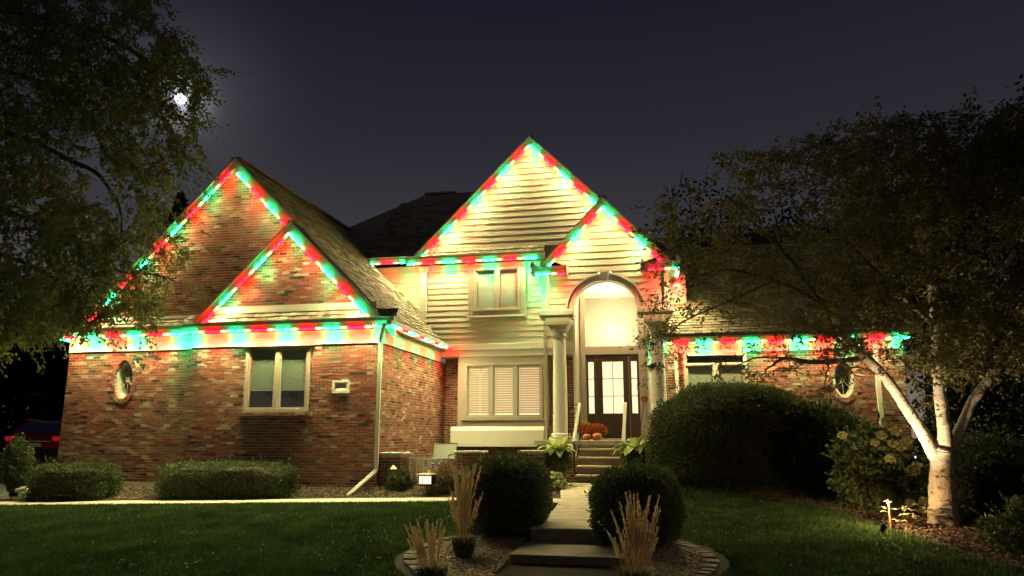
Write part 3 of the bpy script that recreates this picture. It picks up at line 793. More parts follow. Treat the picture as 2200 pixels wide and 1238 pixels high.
xe = (-2.62, -.55); MB().box(-2.615, -2.585, 19.70, YT - .03, 5.70, 5.96).build('return_end', 'light_gutter', H); MB().box(-.585, -.555, 19.70, YT - .03, 5.70, 5.96).build('return_end', 'light_gutter', H)
for x0 in (-3.60, .36):
    MB().box(x0, x0 + .11, 19.72, 24.5 if x0 > 0 else YM - .03, 5.96, 6.07).build('side_gutter', 'light_gutter', H, bevel=.01)
MB().box(.17, .355, 19.98, 24.5, 5.90, 5.925).build('soffit', 'cream_paint', H)
MB().box(-3.5, -3.35, YT, YM - .03, 5.90, 5.925).build('soffit', 'cream_paint', H)
MB().box(.16, .175, 21.4, 24.6, 4.4, 5.9).build('tower_side', 'siding', H)
# main roof behind
b = MB(); rz = 10.42
P = [(-13.3, 21.78, 6.86), (-4.2, 21.78, 6.86), (-4.2, 25.9, rz), (-8.8, 25.9, rz), (-13.3, 30.0, 6.86), (-4.2, 30.0, 6.86)]
b.add(P, [(0, 1, 2, 3), (0, 3, 4), (3, 2, 5, 4)]); b.add([(p[0], p[1], p[2] - .12) for p in P], [(0, 4, 5, 1), (0, 1, 2, 5, 4)][:1])
mr_ = b.build('main_roof', 'shingle', H, smooth=False)
MB().bar((-8.8, 25.88, rz + .01), (-7.6, 25.88, rz + .01), .3, .05).build('ridge_cap', 'shingle', H)
shingles(mr_, (-9.6, 21.78, 6.865), (-5.6, 21.78, 6.865), (0, 3.6, 3.6 * (rz - 6.86) / 4.12), .17, .3)
gutter(-9.42, -7.3, 21.80, 6.76, 6.93, 'light_gutter')
MB().box(-9.38, -7.3, 21.822, 22.17, 6.74, 6.76).build('soffit', 'cream_paint', H)
MB().box(-9.42, -9.39, 21.70, 22.3, 6.62, 6.9).build('eave_end', 'light_gutter', H)
# right wing roof, gutter, frieze
WS = .78
rwf = roof_slope('wing_roof', (-.5, 20.85, 4.10), (6.55, 20.85, 4.10), (0, 5.4, 5.4 * WS))
shingles(rwf, (-.5, 20.83, 4.102), (6.55, 20.83, 4.102), (0, 4.6, 4.6 * WS), .15, .26, test=lambda p: p.x > .1 or p.z < 4.6)
eave_front(-.62, 6.6, 21.14, YR, 3.87, 4.08, 4.1, shingle=False)
MB().box(-.5, WX1, YR - .045, YR, 3.62, 3.868).build('frieze_board', 'cream_paint', H)
mortar('wing_end_wall', 'x', WX1, [[(YR + .125, 0), (30, 0), (30, 3.5), (26.2, 8.0), (YR + .125, 4.15)]])
MB().box(-.5, -.38, YR - .06, YB, 1.24, 3.86).build('corner_board', 'cream_paint', H)

# bay ---------------------------------------------------------------
def window(x0, x1, z0, z1, y, n, label, mfr='tan_trim', slats='white_slat', frac=1.0, sill=True, pitch=.062, transom=0.0, backing='dark_room', dep=.10, fr=.075, smat=None):
    w = empty('window', ((x0 + x1) / 2, y, z0)); w.parent = H; w.location = Vector(((x0 + x1) / 2, y, z0)) - WLOC[H.name]
    if label: w['label'] = label
    f = MB()
    f.box(x0, x0 + fr, y - .05, y + dep, z0, z1); f.box(x1 - fr, x1, y - .05, y + dep, z0, z1)
    f.box(x0 + fr, x1 - fr, y - .05, y + dep, z0, z0 + fr); f.box(x0 + fr, x1 - fr, y - .05, y + dep, z1 - fr, z1)
    zt = z1 - fr
    if transom:
        f.box(x0 + fr, x1 - fr, y - .048, y + dep, z1 - fr - transom - .07, z1 - fr - transom); zt = z1 - fr - transom - .07
        MB().box(x0 + fr, x1 - fr, y + .035, y + .04, zt + .07, z1 - fr).build('pane', 'glass', w)
    W = (x1 - x0 - 2 * fr) / n; ms = .055
    for k in range(1, n): f.box(x0 + fr + W * k - ms, x0 + fr + W * k + ms, y - .047, y + dep, z0 + fr, zt)
    f.build('frame', mfr, w, bevel=.006)
    for k in range(n):
        a = x0 + fr + W * k + (ms if k else 0); b_ = x0 + fr + W * (k + 1) - (ms if k < n - 1 else 0); s = .035
        q = MB(); q.box(a, a + s, y - .02, y + .06, z0 + fr, zt); q.box(b_ - s, b_, y - .02, y + .06, z0 + fr, zt)
        q.box(a + s, b_ - s, y - .02, y + .06, z0 + fr, z0 + fr + s); q.box(a + s, b_ - s, y - .02, y + .06, zt - s, zt)
        q.build('sash', mfr, w)
        MB().box(a + s, b_ - s, y + .02, y + .024, z0 + fr + s, zt - s).build('pane', 'glass', w)
        zz = zt - s - .03; zlow = zt - (zt - z0 - fr) * frac
        MB().box(a + s + .005, b_ - s - .005, y + .035, y + .08, zt - .04, zt - .001).build('head_rail', slats, w)
        first = None
        while zz > max(zlow, z0 + fr + s) + .02:
            t = .42
            m = MB().prism([(y + .034, zz - .026), (y + .037, zz - .027), (y + .043, zz + .026), (y + .040, zz + .027)], a + s + .008, b_ - s - .008, 'x')
            if first is None: first = m.build('slat', slats, w); fz = zz
            else:
                o = first.copy(); COL.objects.link(o); o.parent = w; o.location = first.location + Vector((0, 0, zz - fz))
            zz -= pitch
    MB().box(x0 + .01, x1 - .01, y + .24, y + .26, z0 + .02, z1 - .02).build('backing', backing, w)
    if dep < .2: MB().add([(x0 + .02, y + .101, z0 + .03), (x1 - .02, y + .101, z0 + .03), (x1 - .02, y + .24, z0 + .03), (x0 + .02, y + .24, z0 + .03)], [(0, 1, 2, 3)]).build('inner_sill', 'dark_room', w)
    return w
# garage double window
gwn = window(-10.10, -8.40, 1.90, 3.50, YG - .02, 2, 'double window with half lowered green lit blinds', frac=.70, pitch=.058, slats='grey_slat')
b = MB().box(-10.2, -8.3, YG - .13, YG - .05, 3.47, 3.56); b.build('head_trim', 'tan_trim', gwn)
b = MB()
for k in range(20): b.box(-10.2 + k * .096, -10.2 + k * .096 + .086, YG - .13 - R.uniform(0, .008), YG + .05, 1.80, 1.885)
b.build('brick_sill', 'brick', gwn); MB().box(-10.19, -8.31, YG - .10, YG + .04, 1.81, 1.892).build('sill', 'light_gutter', gwn)
# reading lamp glow seen inside is left to the reflections; small wall vent
v = empty('wall_vent', (-7.58, YG, 2.3)); v.parent = H; v.location = Vector((-7.58, YG, 2.3)) - WLOC[H.name]; v['label'] = 'square dryer vent cover beside the double window'
fx0, fx1, fz0, fz1 = -7.80, -7.36, 2.32, 2.62
b = MB().box(fx0, fx1, YG - .07, YG - .013, fz0, fz0 + .07).box(fx0, fx1, YG - .07, YG - .013, fz1 - .05, fz1).box(fx0, fx0 + .07, YG - .07, YG - .013, fz0 + .07, fz1 - .05).box(fx1 - .07, fx1, YG - .07, YG - .013, fz0 + .07, fz1 - .05)
b.build('frame', 'light_gutter', v, bevel=.006)
MB().prism([(YG - .06, fz0 + .07), (YG - .02, fz0 + .07), (YG - .012, fz1 - .05)], fx0 + .07, fx1 - .07, 'x').build('flap', 'light_gutter', v)
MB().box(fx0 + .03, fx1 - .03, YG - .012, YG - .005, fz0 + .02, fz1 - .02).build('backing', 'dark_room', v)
# upper window
window(-5.60, -4.16, 4.98, 6.30, YM - .05, 2, 'upstairs double window with closed white blinds', mfr='tan_trim', pitch=.047, dep=.09)
b = MB().box(-5.76, -5.602, YM - .075, YM - .0, 4.85, 6.44).box(-4.158, -4.0, YM - .075, YM - .0, 4.85, 6.44).box(-5.602, -4.158, YM - .075, YM, 6.302, 6.44).box(-5.602, -4.158, YM - .075, YM, 4.85, 4.978)
b.build('window_casing', 'tan_trim', H); MB().box(-5.8, -3.96, YM - .11, YM - .03, 4.80, 4.848).build('window_sill', 'cream_paint', H)
# band, bay panel, bay window, lower box
MB().box(-6.45, -3.46, YM - .07, YB, 3.82, 4.015).build('bay_band', 'cream_paint', H, bevel=.01)
MB().box(-6.62, -2.6, YM - .03, YB, 3.64, 3.815).build('bay_band', 'cream_paint', H)
MB().box(-3.46, -2.6, YM - .05, YB, 3.82, 4.015).build('bay_band', 'cream_paint', H)
bay = MB()
y0, y1 = YM - .005, YM + .1
bay.box(-6.06, -5.82, y0, y1, 1.60, 3.64).box(-3.52, -3.36, y0, y1, 1.60, 3.64).box(-5.82, -3.52, y0, y1, 3.42, 3.64).box(-5.82, -3.52, y0, y1, 1.60, 1.84)
bay.box(-6.06, -6.0, y1, YB, 1.60, 3.64).box(-3.42, -3.36, y1, YB, 1.60, 3.64)
bay.build('bay_panel', 'tan_trim', H)
emit('room_glow', (1.0, .68, .40), 1.9)
wn_ = window(-5.82, -3.52, 1.84, 3.42, YM - .03, 3, 'triple bay window with backlit closed blinds', slats='backlit_slat', pitch=.068, backing='room_glow', fr=.06)
MB().box(-5.95, -3.46, YM - .10, YM - .006, 1.78, 1.835).build('bay_sill', 'tan_trim', H)
MB().box(-6.22, -3.48, YM - .16, YM + .02, 1.10, 1.50).build('bay_box', 'cream_paint', H, bevel=.012)
MB().prism([(YM - .16, 1.502), (YM + .02, 1.502), (YM + .02, 1.60), (YM - .10, 1.60)], -6.22, -3.48, 'x').build('bay_box_cap', 'cream_paint', H)
MB().box(-6.24, -3.46, YM - .18, YM + .02, 1.04, 1.098).build('bay_box_foot', 'cream_paint', H)
MB().box(-6.22, -3.48, YM + .03, YB, 1.06, 1.55).build('bay_floor', 'tan_trim', H)
# wing window
window(.46, 2.16, 1.95, 3.615, YR - .04, 2, 'wing window half hidden by the dark rounded bush', transom=.20, pitch=.05, dep=.12, fr=.09, frac=.9, slats='tan_trim')
# downspouts
def spout(pts, w, d, mname, label=None):
    b = MB()
    for p, q in zip(pts, pts[1:]): b.bar(p, q, w, d, (0, -1, .001))
    o = b.build('downspout', mname, H, bevel=.008)
    if label: o['label'] = label
    return o
spout([(-6.36, 16.0, 3.86), (-6.60, 16.40, 3.52), (-6.60, 16.40, .55), (-7.0, 15.75, .02)], .085, .075, 'light_gutter', 'cream downspout at the garage corner with kicked out foot')
spout([(-3.42, YM - .14, 6.5), (-3.42, YM - .14, .9)], .08, .07, 'tan_trim')
spout([(5.45, YR - .07, 3.9), (5.45, YR - .07, 1.2)], .12, .08, 'light_gutter')
spout([(.26, YR - .07, 3.9), (.26, YR - .07, 1.2)], .09, .07, 'light_gutter')
# porch: slab, back wall, door, transom -----------------------------
MB().box(-3.5, .3, 19.60, YB + .6, 1.10, 1.222).build('porch_slab', 'concrete', H, bevel=.008)
YD = 22.1
bk = MB(); bk.box(-2.62, -2.36, YD, YD + .1, 1.22, 6.3).box(-.80, -.40, YD, YD + .1, 1.22, 6.3).box(-2.36, -.80, YD, YD + .1, 3.71, 3.95).box(-2.36, -.80, YD, YD + .1, 5.42, 6.3)
bk.build('porch_wall', 'cream_paint', H)
for x0, x1 in ((-2.62, -2.56), (-.52, -.46)): MB().box(x0, x1, YB - .06, YD - .002, 1.222, 6.3).build('porch_side_wall', 'cream_paint', H)
MB().box(-3.3, .1, YT + .25, YD, 5.95, 6.0).build('porch_ceiling', 'cream_paint', H)
MB().box(-2.62, -2.555, YM - .06, YB, 1.222, 5.95).build('porch_side_wall', 'cream_paint', H)
MB().box(-.55, -.48, YR, YB, 4.0, 5.95).build('porch_side_wall', 'cream_paint', H)
sr = MB().box(-2.50, -2.36, YD - .06, YD - .002, 1.222, 5.60).box(-.80, -.62, YD - .06, YD - .002, 1.222, 5.60).box(-2.36, -.80, YD - .06, YD - .002, 5.42, 5.60).box(-2.36, -.80, YD - .06, YD - .002, 3.71, 3.95)
sr.build('door_surround', 'tan_trim', H)
MB().box(-2.36, -.80, YD + .02, YD + .03, 3.95, 5.42).build('transom_pane', 'glass', H)
dr = empty('front_door', (-1.58, YD, 1.24)); dr.parent = H; dr.location = Vector((-1.58, YD, 1.24)) - WLOC[H.name]; dr['label'] = 'dark wooden front door with six lit panes'
emit('door_glow', (1.0, .82, .44), 1.2)
dx = [(-1.97, -1.66), (-1.64, -1.36)]
ov_ = (-2.0, -1.32)
def door_grid(x0, x1, z0, z1, gx0, gx1, gz0, gz1, nx, nz, y, parent, name):
    b = MB(); b.box(x0, gx0, y, y + .05, z0, z1).box(gx1, x1, y, y + .05, z0, z1).box(gx0, gx1, y, y + .05, z0, gz0).box(gx0, gx1, y, y + .05, gz1, z1)
    b.build(name, 'door_wood', parent, bevel=.004)
    mt = MB(); m = .009
    for i in range(1, nx): xx = gx0 + (gx1 - gx0) * i / nx; mt.box(xx - m, xx + m, y + .004, y + .035, gz0, gz1)
    for j in range(1, nz):
        zz = gz0 + (gz1 - gz0) * j / nz
        for i in range(nx):
            a = gx0 + (gx1 - gx0) * i / nx + (m if i else 0); c = gx0 + (gx1 - gx0) * (i + 1) / nx - (m if i < nx - 1 else 0); mt.box(a, c, y + .004, y + .035, zz - m, zz + m)
    mt.build('glazing_bars', 'door_wood', parent)
    for i in range(nx):
        for j in range(nz):
            MB().box(gx0 + (gx1 - gx0) * i / nx + .01, gx0 + (gx1 - gx0) * (i + 1) / nx - .01, y + .038, y + .045, gz0 + (gz1 - gz0) * j / nz + .01, gz0 + (gz1 - gz0) * (j + 1) / nz - .01).build('pane', 'door_glow', parent)
door_grid(-2.07, -1.10, 1.26, 3.64, -1.88, -1.27, 1.98, 3.50, 2, 3, YD - .01, dr, 'door_leaf')
MB().box(-1.90, -1.25, YD - .02, YD - .012, 1.42, 1.84).build('door_panel', 'door_wood', dr, bevel=.006)
MB().lathe([(.02, 2.2), (.03, 2.22), (.02, 2.24)], (-1.15, YD - .05), 10).build('handle', 'black_metal', dr)
for x0, x1 in ((-2.355, -2.075), (-1.095, -.805)):
    sl = empty('sidelight', ((x0 + x1) / 2, YD, 1.24)); sl.parent = H; sl.location = Vector(((x0 + x1) / 2, YD, 1.24)) - WLOC[H.name]
    c = (x0 + x1) / 2
    door_grid(x0, x1, 1.24, 3.64, c - .085, c + .085, 1.98, 3.50, 1, 3, YD - .005, sl, 'panel')
MB().box(-2.355, -.805, YD - .02, YD + .05, 3.645, 3.705).build('door_head', 'door_wood', H)
# foyer seen through the transom
fy = MB(); fy.box(-4.0, .6, 25.0, 25.1, 1.2, 6.2); fy.box(-4.0, .6, YD + .11, 25.0, 1.15, 1.2); fy.box(-4.0, .6, YD + .11, 25.0, 6.2, 6.25); fy.box(-4.05, -4.0, YD + .11, 25.0, 1.2, 6.2); fy.box(.6, .65, YD + .11, 25.0, 1.2, 6.2)
fy.build('foyer', 'cream_paint', H)
for x0, x1 in ((-4.0, -2.625), (-.395, .6)): MB().box(x0, x1, YD + .112, YD + .16, 1.2, 6.2).build('foyer_wall', 'cream_paint', H)
emit('warm_bulb', (1.0, .95, .75), 22)
ch = empty('chandelier', (-1.72, 23.7, 4.3)); tag(ch, 'chandelier with bright bulbs glowing behind the tall transom window', 'chandelier')
MB().tube([(-1.72, 23.7, 6.18), (-1.72, 23.7, 4.62)], .004, 6).build('rod', 'cream_paint', ch)
for k, (dx_, dz_) in enumerate(((-.16, 0), (-.04, .02), (.17, 0))):
    q = at((1312, 1322, 1339)[k], (711, 709, 710)[k], 23.7 + (-.1, .12, 0)[k])
    MB().tube([(-1.72, 23.7, 4.62), (q.x, q.y, 4.55), (q.x, q.y, q.z - .04)], .008, 5).build('arm', 'black_metal', ch)
    MB().lathe([(.0, q.z - .05), (.03, q.z - .03), (.035, q.z), (.025, q.z + .03), (.0, q.z + .045)], (q.x, q.y), 10).build('bulb', 'warm_bulb', ch)
def lamp(name, typ, loc, energy, color, parent=None, **k):
    d = bpy.data.lights.new(name, typ); d.energy = energy; d.color = color
    for a, b_ in k.items(): setattr(d, a, b_)
    o = bpy.data.objects.new(name, d); COL.objects.link(o)
    o.location = Vector(loc) - (WLOC[parent.name] if parent else Vector()); o.parent = parent
    return o
def aim(o, loc, target): o.rotation_euler = (Vector(target) - Vector(loc)).to_track_quat('-Z', 'Y').to_euler()
lamp('chandelier_light', 'POINT', (-1.72, 23.9, 4.8), 260, (1, .78, .42), ch, shadow_soft_size=.3).data.energy = 135
pl = empty('porch_light', (-1.6, 20.9, 5.94)); tag(pl, 'round recessed ceiling light above the entry porch', 'ceiling light')
MB().lathe([(.11, 5.925), (.13, 5.93), (.13, 5.948), (.11, 5.948)], (-1.6, 21.0), 20).build('trim_ring', 'cream_paint', pl)
MB().lathe([(.09, 5.918), (.09, 5.922)], (-1.6, 21.0), 20).build('lens', 'warm_bulb', pl)
lo = lamp('porch_light_source', 'POINT', (-1.6, 21.0, 5.86), 75, (1, .70, .34), pl, shadow_soft_size=.08); lo.data.energy = 260

# ------------------------------------------------------------------ light strings
def bulb_mesh(name, m):
    b = MB(); n = 6; r0, r1, L = .014, .027, .082
    prof = [(-L, r0), (-L * .8, r1), (L * .8, r1), (L, r0)]
    vs = [(x, r * math.cos(2 * math.pi * k / n), r * math.sin(2 * math.pi * k / n)) for x, r in prof for k in range(n)]
    fs = [(i * n + k, i * n + (k + 1) % n, (i + 1) * n + (k + 1) % n, (i + 1) * n + k) for i in range(3) for k in range(n)] + [tuple(range(n - 1, -1, -1)), tuple(range(3 * n, 4 * n))]
    me = bpy.data.meshes.new('bulb'); me.from_pydata(vs, [], fs); me.update(); me.materials.append(MATS[m]); return me
BULB = {c: bulb_mesh('bulb', m) for c, m in (('G', 'led_green'), ('R', 'led_red'), ('W', 'led_white'))}
SEQ = 'GGWRRW'; STEP = .21
def led_light(c):
    d = bpy.data.lights.new('led_beam', 'SPOT'); d.shadow_soft_size = .03
    d.spot_size = math.radians(154 if c == 'W' else 112); d.spot_blend = 1.0
    d.color, d.energy = {'G': ((.03, 1.0, .32), 28.0), 'R': ((1.0, .08, .06), 36.0), 'W': ((1.0, .84, .40), 128.0)}[c]
    return d
LEDS = {c: led_light(c) for c in 'GRW'}
def light_string(pts, label, green=0.0, back=(0, -.30)):
    "bulbs every 21 cm along the polyline; green: distance of a green centre from the start"
    pts = [Vector(p) for p in pts]
    e = empty('light_string', pts[0]); tag(e, label, 'string lights', 'red and green light strings along the eaves')
    MB().tube([p + Vector((0, 0, .03)) for p in pts], .009, 5).build('cord', 'cord', e)
    seg = [(a, b, (b - a).length) for a, b in zip(pts, pts[1:])]
    tot = sum(s[2] for s in seg)
    k = 0; d = (green - STEP / 2) % STEP + 0.0
    if d < .08: d += STEP
    while d < tot - .06:
        i = round((d - (green - STEP / 2)) / STEP)
        c = SEQ[i % 6]; x = d
        for a, b, L in seg:
            if x <= L: break
            x -= L
        if min(x, L - x) >= .05 or len(seg) == 1:
            dr_ = (b - a).normalized()
            o = bpy.data.objects.new('bulb', BULB[c]); COL.objects.link(o); o.parent = e
            l = bpy.data.objects.new('led_beam', LEDS[c]); COL.objects.link(l); l.parent = e
            l.location = a + dr_ * x - pts[0] + Vector((0, 0, -.03)); l.rotation_euler = (Vector((back[0] * 1.7, back[1] * 1.7, -1)) if c == 'W' else Vector((-back[0], -back[1], -.8))).to_track_quat('-Z', 'Y').to_euler()
            o.location = a + dr_ * x - pts[0]; o.rotation_mode = 'QUATERNION'; o.rotation_quaternion = dr_.to_track_quat('X', 'Z')
        d += STEP
def dist(p0, px, py, Y): return (at(px, py, Y) - Vector(p0)).length
RO = .305
p0 = (-15.3, 16.56, big_z(-15.3) - RO - .02)
light_string([p0, (AX, 16.56, AZ - RO - .02), (-9.02, 16.56, big_z(-9.02) - RO - .02)], 'string lights up the big left brick gable', dist(p0, 374, 501, 16.3))
p0 = (BX - 2.4, 16.26, BZ - 2.4 - RO)
light_string([p0, (BX, 16.26, BZ - RO), (BX + 2.36, 16.26, BZ - 2.36 - RO)], 'string lights along the small brick gable over the double window', dist(p0, 552, 570, 15.95))
p0 = (-15.66, 16.53, 3.862)
light_string([p0, (XJ - .1, 16.53, 3.862)], 'string lights under the eave above the oval garage window', dist(p0, 272, 722, 16.3))
p0 = (-15.66, 16.42, 3.83)
light_string([p0, (-15.66, 18.2, 3.83)], 'short string lights wrapping round the far left eave corner', .3)
p0 = (XJ - .1, 16.23, 3.852)
light_string([p0, (-6.30, 16.23, 3.852)], 'string lights under the eave above the double window', dist(p0, 700, 706, 15.98))
p0 = (XE + .11, 16.12, 3.845)
light_string([p0, (XE + .11, 21.1, 3.845)], 'string lights under the eave facing the patio', .25, (.30, 0))
p0 = (CX0 - 3.5, 20.97, CZ0 - 3.5 - RO)
light_string([p0, (CX0, 20.97, CZ0 - RO), (-1.78, 20.97, CZ0 - (CX0 + 1.78) * -1 - RO)], 'string lights up the tall central siding gable', .12)
p0 = (-7.66, 20.93, 6.495)
light_string([p0, (-3.50, 20.93, 6.495)], 'string lights under the eave over the upstairs window', dist(p0, 960, 565, 20.8))
light_string([(-7.66, 20.9, 6.47), (-7.66, 22.1, 6.72)], 'very short string lights at the left end of the upper eave', .3)
p0 = (-9.3, 21.69, 6.735)
light_string([p0, (-7.32, 21.69, 6.735)], 'string lights under the small upper eave beside the garage roof', .05)
p0 = (TX - 1.66, 19.85, TZ - 1.66 * STN - RO)
light_string([p0, (TX, 19.85, TZ - RO), (TX + 1.66, 19.85, TZ - 1.66 * STN - RO)], 'string lights along the small entry gable', dist(p0, 1243, 510, 19.66))
light_string([(-3.56, 19.69, 5.71), (-2.64, 19.69, 5.71)], 'string lights under the left eave return of the entry gable', .30)
light_string([(-3.58, 19.85, 5.86), (-3.58, YM - .1, 5.86)], 'string lights running back along the left side of the entry gable', .9)
light_string([(-.53, 19.69, 5.71), (.42, 19.69, 5.71)], 'string lights under the right eave return of the entry gable', -.28)
light_string([(.40, 19.85, 5.90), (.40, 24.3, 5.90)], 'string lights running back along the right side of the entry gable', .25)
p0 = (-.58, 21.02, 3.865)
light_string([p0, (6.5, 21.02, 3.865)], 'string lights under the eave of the right wing behind the pale-barked tree', dist(p0, 1512, 728, 20.86))

# moon
MB().lathe([(2.7 * math.sin(math.pi * k / 16), -2.7 * math.cos(math.pi * k / 16)) for k in range(1, 16)], (0, 0), 28).build('moon', emit('moon_surface', (1, .86, 1), 3.0), None, local=True).location = tuple(Vector((0, 0, EYE)) + MOON_DIR * 420)
tag(bpy.data.objects['moon'], 'bright moon shining through the edge of the tree crown', 'moon')

# ------------------------------------------------------------------ patio
def brick_pillar(x0, x1, y0, y1, z0, z1, label):
    p = empty('brick_pillar', ((x0 + x1) / 2, (y0 + y1) / 2, z0)); tag(p, label, 'pillar', 'brick pillars of the patio rail')
    MB().box(x0 + .012, x1 - .012, y0 + .012, y1 - .012, z0, z1).build('core', 'mortar', p)
    b = MB(); r0, r1 = int(z0 / BH), int(z1 / BH)
    for r in range(r0, r1):
        za, zb = r * BH + BJ / 2, (r + 1) * BH - BJ / 2
        off = .106 if r % 2 else 0
        x = x0 - off
        while x < x1 - .02:
            a, c = max(x0, x + BJ / 2), min(x1, x + BW - BJ / 2); x += BW
            if c - a > .02: b.box(a, c, y0 - R.uniform(0, .005), y0 + .011, za, zb)
        y = y0 + .012 - off
        while y < y1 - .02:
            a, c = max(y0 + .012, y + BJ / 2), min(y1, y + BW - BJ / 2); y += BW
            if c - a > .02: b.box(x1 - .011, x1 + R.uniform(0, .005), a, c, za, zb).box(x0 - .004, x0 + .011, a, c, za, zb)
    o = b.build('bricks', 'brick', p); o['kind'] = 'stuff'
    MB().box(x0 - .06, x1 + .06, y0 - .06, y1 + .06, z1, z1 + .055).build('cap', 'concrete', p, bevel=.012)
brick_pillar(-6.60, -6.10, 16.62, 17.1, .0, .90, 'brick pillar touching the garage corner by the downspout')
brick_pillar(-4.92, -4.36, 17.2, 17.7, .0, .93, 'brick pillar in the middle between the two patio rails')
brick_pillar(-3.45, -2.92, 17.5, 17.95, .0, .94, 'brick pillar beside the large left planter')
def rail(x0, x1, y, z0, z1, label, n):
    e = empty('patio_rail', ((x0 + x1) / 2, y, z0)); tag(e, label, 'railing')
    MB().box(x0, x1, y - .05, y + .05, z1, z1 + .045).build('top_rail', 'white_rail', e, bevel=.006)
    MB().box(x0, x1, y - .03, y + .03, z0 + .02, z0 + .09).build('bottom_rail', 'white_rail', e, bevel=.006)
    f = None
    for k in range(n):
        x = x0 + .08 + (x1 - x0 - .16) * k / (n - 1)
        if f is None: f = MB().box(x - .045, x + .045, y - .018, y + .018, z0 + .092, z1 - .002).build('baluster', 'white_rail', e); fx = x
        else:
            o = f.copy(); COL.objects.link(o); o.parent = e; o.location = f.location + Vector((x - fx, 0, 0))
rail(-6.12, -4.90, 16.95, .10, .78, 'pale wooden patio rail with wide flat balusters near the garage', 7)
rail(-4.34, -3.46, 17.6, .15, .80, 'pale wooden patio rail mostly hidden by the left round bush', 5)
# patio chair
c = empty('patio_chair', (-5.75, 18.6, .24)); tag(c, 'metal patio chair with slanted mesh back behind the rail', 'chair')
MB().bar((-6.0, 18.75, .66), (-6.02, 19.02, 1.14), .035, .035).bar((-5.46, 18.75, .66), (-5.44, 19.02, 1.14), .035, .035).bar((-6.03, 19.02, 1.14), (-5.43, 19.02, 1.14), .035, .035).build('back_frame', 'patio_metal', c)
MB().add([(-5.98, 18.76, .70), (-5.48, 18.76, .70), (-5.47, 19.0, 1.12), (-5.99, 19.0, 1.12), (-5.98, 18.78, .70), (-5.48, 18.78, .70), (-5.47, 19.02, 1.12), (-5.99, 19.02, 1.12)], [(0, 1, 2, 3), (7, 6, 5, 4)]).build('backrest', 'patio_metal', c)
MB().box(-6.0, -5.46, 18.25, 18.76, .62, .66).build('seat', 'patio_metal', c, bevel=.01)
for x, y in ((-5.98, 18.28), (-5.48, 18.28), (-5.98, 18.74), (-5.48, 18.74)): MB().tube([(x, y, .62), (x, y, .24)], .016, 6).build('leg', 'patio_metal', c)
for x in (-6.01, -5.45): MB().tube([(x, 18.30, .62), (x, 18.28, .86), (x, 18.8, .88)], .018, 6).build('armrest', 'patio_metal', c)

# entry stairs and rails --------------------------------------------
stp = empty('entry_stairs', (-1.7, 19.0, .2)); tag(stp, 'five concrete steps up to the columned porch', 'steps', kind='structure')
SX0, SX1 = -2.28, -1.12
for k in range(5):
    y = 18.40 + .30 * k; zt = .404 + .204 * k
    if k == 4: break
    MB().box(SX0, SX1, y - .03, y + .31, zt - .045, zt).build('tread', 'concrete', stp, bevel=.008)
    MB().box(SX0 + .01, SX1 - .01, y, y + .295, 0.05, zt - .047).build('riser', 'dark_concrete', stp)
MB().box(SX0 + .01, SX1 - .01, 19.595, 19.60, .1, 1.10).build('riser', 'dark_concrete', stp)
def stair_rail(x, label, panel=None):
    e = empty('stair_railing', (x, 19.0, .3)); tag(e, label, 'railing')
    MB().tube([(x, 18.45, .40), (x, 18.45, 1.16)], .018, 8).build('post', 'black_metal', e)
    MB().tube([(x, 19.72, 1.222), (x, 19.72, 2.14)], .018, 8).build('post', 'black_metal', e)
    MB().bar((x, 18.36, 1.18), (x, 19.76, 2.18), .085, .05).build('handrail', 'white_rail', e, bevel=.01)
    MB().bar((x, 18.45, .62), (x, 19.72, 1.48), .02, .02).build('lower_bar', 'black_metal', e)
    if panel:
        x1 = panel
        MB().tube([(x1, 19.72, 1.222), (x1, 19.72, 2.14)], .016, 8).build('post', 'black_metal', e)
        for j in range(8):
            z = 1.34 + j * .114; MB().box(x1, x - .02, 19.712, 19.728, z, z + .018).build('bar', 'black_metal', e)
stair_rail(-2.30, 'left stair handrail with black horizontal bars toward the column', panel=-2.60)
stair_rail(-1.10, 'right stair handrail with slim black posts')
MB().box(-1.98, -1.2, 21.2, 21.75, 1.224, 1.24).build('doormat', 'black_metal'); tag(bpy.data.objects['doormat'], 'dark mat lying before the front door', 'doormat')

